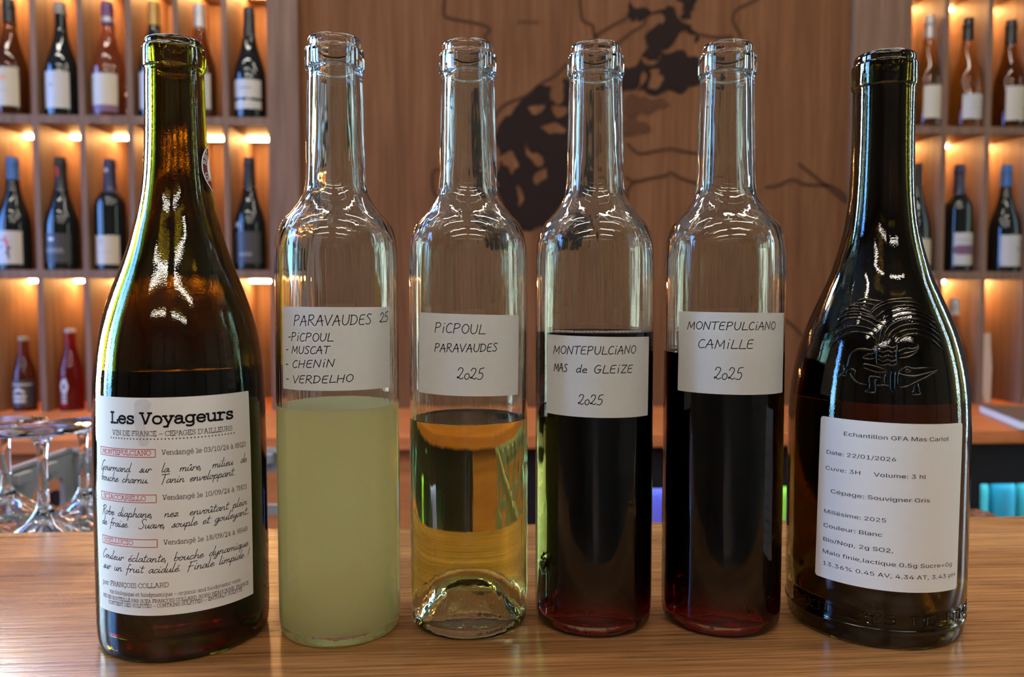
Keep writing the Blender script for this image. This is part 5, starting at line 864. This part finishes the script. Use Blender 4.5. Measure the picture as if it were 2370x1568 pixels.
# small solid bottles used in the background ---------------------------------------
SHAPES = {
 'burgundy': ([(0, 0), (.90, 0), (.97, .006), (1, .025)], [(1, .025), (1, .30), (.995, .36), (.96, .43), (.86, .50), (.70, .57), (.55, .64), (.44, .71), (.385, .77), (.36, .84), (.345, .92)], [(.345, .92), (.37, .925), (.37, .955), (.34, .96), (.34, .995), (.30, 1), (0, 1)]),
 'bordeaux': ([(0, 0), (.90, 0), (.97, .006), (1, .025)], [(1, .025), (1, .40), (.995, .55), (.97, .60), (.87, .645), (.65, .69), (.47, .73), (.41, .78), (.39, .86), (.375, .92)], [(.375, .92), (.40, .925), (.40, .955), (.37, .96), (.37, .995), (.33, 1), (0, 1)]),
 'small': ([(0, 0), (.90, 0), (.97, .01), (1, .03)], [(1, .03), (1, .35), (.99, .44), (.93, .52), (.76, .62), (.57, .71), (.46, .79), (.42, .88), (.41, .94)], [(.41, .94), (.47, .945), (.47, .965), (.42, .97), (.42, 1), (0, 1)])}
def shelf_bottle(lbl, x, z, H, R, shape, gm, cap=None, caph=.16, label=None, prints=(), face=0.0, y=2.19, group='wine bottles in the wall cubbies', cat='bottle', name='wine_bottle', cap_name='capsule'):
    """label: (material, z0, z1, half width in degrees); prints: (material, list of (deg, frac, deg, frac) strokes, width)"""
    t = thing(name, lbl, cat, (x, y, z + .0004), math.radians(face) , group)
    prof = [(r * R, h * H) for r, h in segs(*SHAPES[shape])]
    obj('glass_body', flip(lathe(prof, 40)), gm, t, True)
    tab = sorted([p for p in prof if p[0] > .2 * R], key=lambda q: q[1]); fn = lambda zz: interp(tab, zz); rad = (R, fn)
    if cap:
        c = [(r + .0006, h) for r, h in prof if h > H * (1 - caph) and r > 0]
        c = [(fn(H * (1 - caph)) + .0006, H * (1 - caph))] + c + [(0, H + .0006)]; c[-2] = (c[-2][0], H + .0006)
        obj(cap_name, flip(lathe([(0, c[0][1])] + c, 32)), cap, t, True)
    lb = None
    for L in ([label] if label and not isinstance(label, list) else (label or [])):
        m, z0, z1, hw = L; u = math.radians(hw) * R
        lb = obj('label', label_sheet(-u, u, z0 * H, z1 * H, rad, off=.0003, th=.0003, nu=16, nz=4), m, t, True)
    for m, strokes, w in prints:
        pr = []
        for s in strokes: pr.append(ribbon(resample([(math.radians(s[i]) * R, s[i + 1] * H) for i in range(0, len(s), 2)], .004), w))
        obj('print', wrap(join(*pr), rad, .0009), m, lb or t)
    return t
def tint(nm, c, ior=1.4): M[nm] = glass(nm, c, ior); return M[nm]
def paint(nm, c, r=.5, **k): M[nm] = plain(nm, c, r, **k); return M[nm]
g_black = paint('black_green_glass', (.006, .008, .007), .06)
g_olive = tint('olive_bottle', (.66, .52, .20)); g_gold = tint('golden_bottle', (.965, .83, .46)); g_pale = tint('pale_gold_bottle', (.975, .87, .58)); g_rose = tint('rose_bottle', (.985, .78, .68))
g_brown = tint('brown_bottle', (.70, .44, .22)); g_red = tint('red_drink', (.90, .26, .24))
p_cream = paint('label_cream', (.43, .37, .28)); p_white = paint('label_cool_white', (.41, .38, .345)); p_dark = paint('label_dark', (.03, .028, .03)); p_purple = paint('label_purple', (.13, .055, .10))
c_black = paint('capsule_black', (.008, .008, .009), .3); c_grey = paint('capsule_grey_wax', (.28, .24, .19), .45); c_purple = paint('capsule_purple', (.13, .045, .13), .35); c_gold = paint('capsule_gold', (.42, .24, .06), .35, metal=.3)
c_silver = paint('capsule_silver', (.42, .41, .41), .3, metal=.4); c_blue = paint('capsule_blue', (.035, .13, .36), .4); c_navy = paint('capsule_navy', (.02, .02, .06), .35)
k_orange = paint('print_orange', (.62, .22, .07)); k_grey = paint('print_grey', (.20, .19, .18)); k_red = paint('print_red', (.55, .04, .03)); k_blue = paint('print_blue', (.07, .10, .30)); k_dark = paint('print_dark', (.03, .03, .03)); k_light = paint('print_light', (.45, .42, .40))
S1, S2, S3 = .637, .240, WT
def scrawl(a0, a1, f, amp=.008, n=9): return [sum(([a0 + (a1 - a0) * i / n, f + (amp if i % 2 else -amp)] for i in range(n + 1)), [])]
def dot(a, f): return [[a - 4, f, a + 4, f]]
# left unit, upper row
shelf_bottle('olive bottle with cream label printed orange, far left of the upper left row', -1.176, S1, .298, .041, 'burgundy', g_olive, c_black, .19, (p_cream, .07, .40, 62), [(k_orange, scrawl(-24, 20, .31, .015, 7), .004), (k_grey, [[-30, .20, 30, .20]], .0012)], face=-10)
shelf_bottle('black bottle with tan wax top and white label, second in the upper left row', -1.047, S1, .293, .040, 'burgundy', g_black, c_grey, .10, (p_white, .06, .38, 58), [(k_grey, dot(-6, .26), .006)], face=-10)
shelf_bottle('pink rosé bottle with purple capsule and cream label', -.928, S1, .298, .041, 'burgundy', g_rose, c_purple, .20, [(p_purple, .03, .09, 60), (p_cream, .09, .36, 60)], [(k_grey, [[-40, .30, -20, .31]], .003), (c_silver, [[-170, .845, -90, .845, 0, .845, 90, .845, 170, .845]], .012)], face=-10)
shelf_bottle('dark bottle with gold capsule rising behind the mouth of the tall green bottle', -.810, S1, .300, .040, 'burgundy', g_black, c_gold, .20, (p_white, .06, .38, 58), face=-8)
shelf_bottle('brown bottle with silver capsule half hidden behind the neck of the tall green bottle', -.694, S1, .296, .041, 'burgundy', g_olive, c_silver, .20, (p_white, .07, .38, 58), face=-6)
shelf_bottle('black bottle with two white label bands, last in the upper left row', -.566, S1, .290, .040, 'burgundy', g_black, c_black, .26, [(p_white, .175, .335, 62), (p_white, .075, .15, 62)], [(k_grey, [[-20, .26, 20, .26]], .004)], face=-6)
# left unit, middle row
shelf_bottle('black bottle with blue capsule and white label showing a red figure', -1.180, S2, .294, .041, 'burgundy', g_black, c_blue, .20, (p_white, .05, .34, 62), [(k_red, [[6, .29, 12, .22], [2, .26, 16, .24]], .005), (k_dark, [[14, .21, 18, .10], [22, .20, 10, .14]], .004), (k_blue, [[-34, .26, -4, .26], [-38, .20, -6, .20]], .004)], face=-10)
shelf_bottle('black bottle with dark label and red capsule badge, second in the middle row', -1.058, S2, .294, .041, 'burgundy', g_black, c_black, .28, (p_dark, .06, .32, 62), [(k_red, [[-16, .90, 10, .90], [-16, .87, 10, .87], [-10, .84, 8, .84]], .007), (k_light, [[-10, .27, 0, .27]], .010), (k_grey, scrawl(-36, 36, .17, .02, 12), .003)], face=-10)
shelf_bottle('black bottle with navy capsule and cream label with a small round crest', -.933, S2, .290, .038, 'bordeaux', g_black, c_navy, .30, (p_cream, .05, .31, 62), [(k_grey, [[-14, .26, -8, .28, -2, .26, -8, .23, -14, .26]], .0015), (k_grey, [[-34, .16, 34, .16]], .001), (c_silver, [[-20, .90, 10, .90]], .010)], face=-10)
shelf_bottle('dark bottle mostly hidden behind the neck of the tall green bottle', -.700, S2, .292, .041, 'burgundy', g_black, c_black, .20, (p_white, .06, .30, 40), face=-8)
shelf_bottle('black bottle with grey printing on a dark label, right end of the middle left row', -.572, S2, .298, .040, 'burgundy', g_black, c_black, .26, (p_dark, .06, .34, 62), [(k_grey, scrawl(-24, 24, .14, .012, 9), .003), (k_light, scrawl(-50, -20, .40, .02, 6), .003)], face=-6)
# left unit, lower row
shelf_bottle('small brown drink bottle with black and white label', -1.166, S3, .195, .0285, 'small', g_brown, c_grey, .05, (p_dark, .06, .42, 80), [(p_white, [[-30, .26, -4, .30, 20, .26], [-34, .20, 26, .20], [-30, .14, 24, .14]], .008), (k_light, [[-60, .36, 60, .36]], .004)], group='small drink bottles in the lower cubbies', name='drink_bottle', cap_name='crown_cap')
shelf_bottle('small red drink bottle with pale round print', -1.046, S3, .216, .0300, 'small', g_red, c_silver, .045, None, [(k_light, [[-26, .30, -18, .36, -4, .37, 4, .30, -4, .23, -18, .24, -26, .30]], .007), (k_light, [[-20, .19, -2, .19], [-20, .15, -2, .15], [-20, .11, -2, .11]], .005)], group='small drink bottles in the lower cubbies', name='drink_bottle', cap_name='crown_cap')
# right unit
shelf_bottle('golden bottle with grey capsule half behind the mouth of the dark embossed bottle', 1.281, S1, .306, .038, 'burgundy', g_pale, c_silver, .20, (p_cream, .07, .36, 60), face=14)
shelf_bottle('golden bottle with black capsule and small white label, middle of the upper right row', 1.391, S1, .302, .040, 'burgundy', g_gold, c_black, .20, (p_white, .07, .29, 58), [(k_grey, [[-20, .22, 30, .22], [-20, .17, 20, .17]], .0012)], face=14)
shelf_bottle('olive bottle with black capsule and tall cream label, right end of the upper right row', 1.514, S1, .298, .041, 'burgundy', g_olive, c_black, .22, (p_cream, .06, .37, 58), [(k_orange, scrawl(10, 40, .28, .01, 5), .003), (k_grey, [[0, .17, 40, .17]], .0012)], face=14)
shelf_bottle('dark bottle mostly hidden behind the neck of the dark embossed bottle', 1.255, S2, .300, .040, 'burgundy', g_black, c_black, .20, (p_cream, .06, .30, 50), face=14)
shelf_bottle('black bottle with navy capsule and white label bearing a dark picture', 1.378, S2, .298, .037, 'bordeaux', g_black, c_navy, .28, (p_white, .06, .36, 60), [(p_purple, [[-44, .20, 30, .20]], .026), (k_grey, [[-40, .29, 20, .29]], .002)], face=14)
shelf_bottle('black bottle with blue capsule and plain white label, right end of the middle row', 1.514, S2, .298, .041, 'burgundy', g_black, c_blue, .20, (p_white, .05, .34, 60), [(k_blue, [[10, .27, 42, .27], [-4, .22, 42, .22], [4, .19, 40, .19]], .003)], face=14)
shelf_bottle('dark bottle with grey capsule in the lower right row behind the embossed shoulder', 1.372, S3, .296, .040, 'burgundy', g_olive, c_silver, .16, None, face=14)
# inside the fridges
for lbl, x, m in (('violet bottle just seen in the middle fridge between the red wine bottles', .453, paint('violet_bottle', (.30, .16, .75), .15)), ('yellow green bottle just seen in the middle fridge beside the embossed bottle', .764, paint('lime_bottle', (.55, .65, .06), .15))):
    shelf_bottle(lbl, x, -.430, .23, .034, 'bordeaux', m, None, y=1.87, group='bottles in the bar fridges')
for k, (x, lbl) in enumerate(((1.240, 'leftmost blue lit bottle in the right fridge'), (1.308, 'second blue lit bottle from the left in the right fridge'), (1.376, 'third blue lit bottle from the left in the right fridge'))):
    shelf_bottle(lbl, x, -.430, .23, .028, 'bordeaux', paint('aqua_bottle_%d' % k, ((.16, .62, .66), (.10, .42, .58), (.22, .70, .70))[k], .12), None, y=1.87, group='bottles in the bar fridges')

# ================================================================ shelf units with their lights
def shelf_unit(lbl, x0, x1, divs, origin):
    t = thing('wall_shelf_unit', lbl, 'shelf unit', origin); o = origin
    ya, yb = 2.15, 2.43
    for a, b in (x0, x1): bevel(obj('side_panel', local(box(a, b, ya, yb, WT + .0005, SH_TOP), o), M['shelf_oak'], t), .001)
    obj('back_panel', local(box(x0[1] , x1[0], yb - .012, yb, WT + .0005, SH_TOP), o), M['shelf_oak'], t)
    tops = (1.033, S1, S2)
    for z in tops: bevel(obj('shelf', local(box(x0[1], x1[0], ya + .001, yb - .012, z - .0215, z), o), M['shelf_oak'], t), .001)
    rows = ((WT + .0005, S2 - .0215), (S2, S1 - .0215), (S1, 1.033 - .0215))
    for lo, hi in rows:
        for d in divs: obj('divider', local(box(d - .0072, d + .0072, ya + .001, yb - .012, lo, hi), o), M['shelf_oak'], t)
        edges = [x0[1]] + sum(([d - .0072, d + .0072] for d in divs), []) + [x1[0]]
        for a, b in zip(edges[::2], edges[1::2]):
            obj('light_strip', local(box(a + .006, b - .006, 2.308, 2.326, hi - .0075, hi - .0005), o), M['led'], t)
shelf_unit('left oak wall shelf unit with glowing bottle cubbies', (-2.22, -2.199), (-.512, -.491), [-2.078, -1.956, -1.834, -1.712, -1.590, -1.468, -1.346, -1.2225, -1.099, -.982, -.8615, -.7425, -.620], (-1.0, 2.15, WT))  # bays beyond the view's left edge added to keep sun off the bar
shelf_unit('right oak wall shelf unit with glowing bottle cubbies', (1.186, 1.210), (1.79, 1.811), [1.3075, 1.4305, 1.553, 1.672], (1.5, 2.15, WT))
# wall panelling between the units, with the map set on it
struct('wall_panel_left', box(-.4905, -.432, 2.145, 2.44, WT + .0005, SH_TOP), M['shelf_oak'])
struct('wall_panel_right', box(1.0476, 1.1855, 2.148, 2.44, WT + .0005, SH_TOP), M['shelf_oak'])
struct('wall_panel_middle', box(-.4318, 1.0474, 2.167, 2.44, WT + .0005, SH_TOP), M['panel_oak'])
MAP = {'polys': ['428,977 440,954 436,934 441,915 453,910 467,913 503,929 527,924 535,909 515,897 491,882 479,861 483,833 478,812 504,804 524,814 528,830 548,846 580,874 600,884 614,869 623,853 622,877 600,902 573,921 563,940 543,944 523,936 483,935 460,939 444,959 444,977', '571,980 583,953 579,933 588,919 604,921 608,937 616,949 639,981', '580,833 595,812 629,810 634,789 630,745 606,733 578,718 549,722 529,712 484,718 470,727 478,743 484,767 478,774 464,759 468,731 428,717 404,742 403,777 427,783 452,796 476,808 492,798 508,797 520,807 536,826', '500,779 496,751 488,727 509,732 529,744 533,760 516,767 520,779', '156,691 184,723 216,732 228,727 224,704 240,689 260,689 255,724 263,748 283,740 308,686 308,567 301,449 285,401 273,369 253,342 237,345 204,361 144,344 108,380 92,427 84,486 88,534 108,526 116,502 144,518 136,558 108,561 88,545 84,604 108,652', '164,676 204,688 208,669 180,656', '234,677 264,679 272,661 244,653', '204,625 244,634 270,618 256,606 220,610', '164,582 180,558 204,547 200,519 176,535 166,554', '184,503 216,515 216,488 192,475', '140,467 152,447 148,408 138,436', '428,707 464,711 525,704 550,689 509,669 445,654 424,663', '433,640 469,648 499,629 469,607 433,602 425,620'], 'lines': ['306,970 309,928 315,904 339,893 343,876 349,858', '345,864 395,894 431,914 438,924', '409,848 443,875 467,890 479,900 481,915', '271,791 239,759 204,739 164,707 108,683 77,651', '437,581 466,557 506,562 551,570 587,564 649,555', '434,493 454,481 507,492 539,498 555,506 584,491 650,471', '454,481 438,458 438,438', '790,973 758,956 733,944 721,924 726,901 743,873', '618,877 645,872 673,868 718,871', '-52,961 -55,922 -43,905 36,892 66,878 53,859 61,842', '-49,509 -84,504 -87,462 -75,437 -50,442', '819,469 851,474 892,490 929,477 992,475 1024,460 1046,440', '826,167 851,126 894,96 943,48', '910,532 971,486 1045,428']}
def pp(s): return [tuple(float(q) * .001 for q in a.split(',')) for a in s.split()]
mp = thing('wall_map', 'dark brown map inlaid on the oak wall behind the clear bottles', 'map', (.35, 2.167, .5)); MO = (.35, 2.167, .5)
P_ = [pp(s) for s in MAP['polys']]
jit = random.Random(11)
def ragged(l, a=.0075):
    d = resample(crom(l, 2, True) + [l[0]], .014)[:-1]
    return crom([(x + jit.uniform(-a, a), z + jit.uniform(-a, a)) for x, z in d], 2, True)
def clip(l): return [(x, min(z, 1.2)) for x, z in l]
def region(i, holes, m): fix_normals(obj('map_region', local(prism(ragged(clip(P_[i])), 2.1645, 2.1669, [ragged(P_[h], .005) for h in holes]), MO), M[m], mp))
region(0, (), 'map_ink'); region(1, (), 'map_ink'); region(2, (3,), 'map_ink'); region(4, (5, 6, 7, 8, 9, 10), 'map_ink'); region(11, (), 'map_ink_faded'); region(12, (), 'map_ink_faded')
for s in MAP['lines']:
    l = crom(pp(s), 4); v, f = ribbon(l, .0085)
    n = len(v); obj('map_line', local(([(x, 2.1650, z) for x, z in v] + [(x, 2.1669, z) for x, z in v], [tuple(reversed(q)) for q in f] + [tuple(i + n for i in q) for q in f]), MO), M['map_line'], mp)
v, f = join(*[ribbon([(.140 + .0065 * k, .893 + (.002 if k % 2 else 0)), (.145 + .0065 * k, .905 - (.002 if k % 3 else 0))], .0028) for k in range(9)])
obj('map_place_name', local(([(x, 2.1655, z) for x, z in v], f), MO), M['map_line'], mp)

# book and card on the back worktop at the right
bk = thing('book', 'closed book lying on the back worktop at the right', 'book', (1.3874, 1.8323, WT + .0003), math.radians(-16.8))
obj('page_block', box(-.1035, .1045, -.1410, .1405, .002, .0195), M['white_print'], bk)
bevel(obj('cover', join(box(-.105, .107, -.1425, .1425, 0, .002), box(-.105, .107, -.1425, .1425, .0195, .0215), box(.1045, .107, -.1425, .1425, .002, .0195)), paint('book_cover', (.075, .06, .055), .6, spec=.2), bk), .0005)
fix_normals(tag(obj('card', prism([(1.467, -.1295), (1.485, -.1295), (1.486, -.03), (1.478, .068), (1.452, .068), (1.447, -.03)], 2.185, 2.187), paint('card_pinkish', (.58, .47, .42), .6)), 'pale tapered paper card standing in the lower right cubby', 'card'))

# ================================================================ upturned wine glasses in a grey rack, tumbler
RK = (-.312, .825, -.158)
rack = thing('glass_rack', 'grey plastic dishwasher rack holding the upturned wine glasses', 'rack', RK, -YAW)
def rr(x0, x1, z0, z1, r, n=5):
    out = []
    for cx, cz, a in ((x1 - r, z0 + r, -90), (x1 - r, z1 - r, 0), (x0 + r, z1 - r, 90), (x0 + r, z0 + r, 180)):
        for k in range(n + 1): t = math.radians(a + 90 * k / n); out.append((cx + r * math.cos(t), cz + r * math.sin(t)))
    return out
HX, HY, HZ = .190, .185, .140
def rack_wall(w, h): 
    holes = []; k = 4; gap = .022; cw = (2 * w - gap * (k + 1)) / k
    for i in range(k):
        a = -w + gap + i * (cw + gap)
        holes.append(rr(a, a + cw, .016, .058, .010)); holes.append(rr(a, a + cw, .070, .112, .010))
    return prism([(-w, 0), (w, 0), (w, h), (-w, h)], -.003, .003, holes)
def rotz(vf, a, t):
    c, s = math.cos(a), math.sin(a); return [(x * c - y * s + t[0], x * s + y * c + t[1], z + t[2]) for x, y, z in vf[0]], vf[1]
for nm, w, a, t in (('rack_wall', HX, 0, (0, HY, 0)), ('rack_wall', HX, PI, (0, -HY, 0)), ('rack_wall', HY - .004, PI / 2, (-HX + .003, 0, 0)), ('rack_wall', HY - .004, -PI / 2, (HX - .003, 0, 0))):
    hh = HZ if t[1] >= 0 else .118
    fix_normals(obj(nm, rotz(rack_wall(w, hh), a, t), M['grey_plastic'], rack))
rim = join(box(-HX - .006, HX + .006, HY - .006, HY + .010, HZ - .006, HZ), box(-HX - .010, -HX + .006, -HY, HY + .004, HZ - .006, HZ), box(HX - .006, HX + .010, -HY, HY + .004, HZ - .006, HZ),
    *[box(-HX + .03 + .05 * k, -HX + .055 + .05 * k, HY - .016, HY - .006, HZ - .016, HZ - .004) for k in range(7)], *[box(-HX + .006, -HX + .016, -HY + .04 + .05 * k, -HY + .065 + .05 * k, HZ - .016, HZ - .004) for k in range(6)])
bevel(obj('rack_rim', rim, M['grey_plastic'], rack), .0015)
obj('rack_base', join(box(-HX, HX, -HY, HY, 0, .003), *[box(-HX + .01 + .036 * k, -HX + .014 + .036 * k, -HY + .01, HY - .01, .003, .007) for k in range(11)]), M['grey_plastic'], rack)
def wine_glass(lbl, x, y, zf, z0, rf):
    """upside down: rim at z0, foot at zf"""
    t = thing('wine_glass', lbl, 'wine glass', (x, y, z0), 0, 'upturned wine glasses'); H = zf - z0; zb = H - .077
    out = segs([(.030, 0), (.036, zb * .30), (.0385, zb * .55), (.036, zb * .78), (.026, zb * .94), (.012, zb * 1.03), (.006, zb + .012), (.0042, zb + .026)])
    inn = segs([(.0042 - .0041, zb * .995), (.011, zb * .96), (.0245, zb * .89), (.0345, zb * .75), (.0372, zb * .55), (.0348, zb * .30), (.0288, 0)])
    bowl = [(0, zb + .026)] + list(reversed(out)) + list(reversed(inn)) + [(0, zb * .996)]
    obj('bowl', lathe(bowl, 48), M['stem_glass'], t, True)
    obj('stem', flip(lathe(segs([(0, zb + .0255), (.0042, zb + .0255)], [(.0042, zb + .0255), (.0038, zb + .045), (.0042, H - .018), (.0065, H - .009), (.011, H - .0046)], [(.011, H - .0046), (0, H - .0046)]), 24)), M['stem_glass'], t, True)
    obj('foot', flip(lathe(segs([(0, H - .0045), (.011, H - .0045), (.022, H - .0026), (rf - .001, H - .0014)], [(rf - .001, H - .0014), (rf, H - .0008), (rf - .001, H)], [(rf - .001, H), (.02, H - .0003), (0, H - .0008)]), 64)), M['stem_glass'], t, True)
def Wp(xc, yc): c, s = math.cos(YAW), math.sin(YAW); return c * xc + s * yc, -s * xc + c * yc
for lbl, px, D, zf, rf in (('upturned wine glass at the far left edge', 3, .760, .0530, .0365), ('nearest upturned wine glass, in front of the other two', 88, .664, .0600, .0350), ('upturned wine glass touching the outline of the tall green bottle', 184, .757, .0525, .0355)):
    x, y = Wp((px - 1185) / 1860.06 * D, D); wine_glass(lbl, x, y, zf, -.1507, rf)
tm = thing('tumbler', 'clear upturned tumbler half hidden by the dark bottle at the right', 'glass', (.628, .95, -.1578))
tp = [(.0335, 0)] + crom([(.0345, .001), (.0335, .030), (.0310, .050), (.0265, .0585), (.015, .0615), (0, .0620)], 4)
ti = crom([(0, .0560), (.014, .0555), (.0240, .0530), (.0290, .0470), (.0315, .0280), (.0325, 0)], 4)
obj('tumbler_body', flip(lathe(tp + ti, 48)), M['stem_glass'], tm, True)
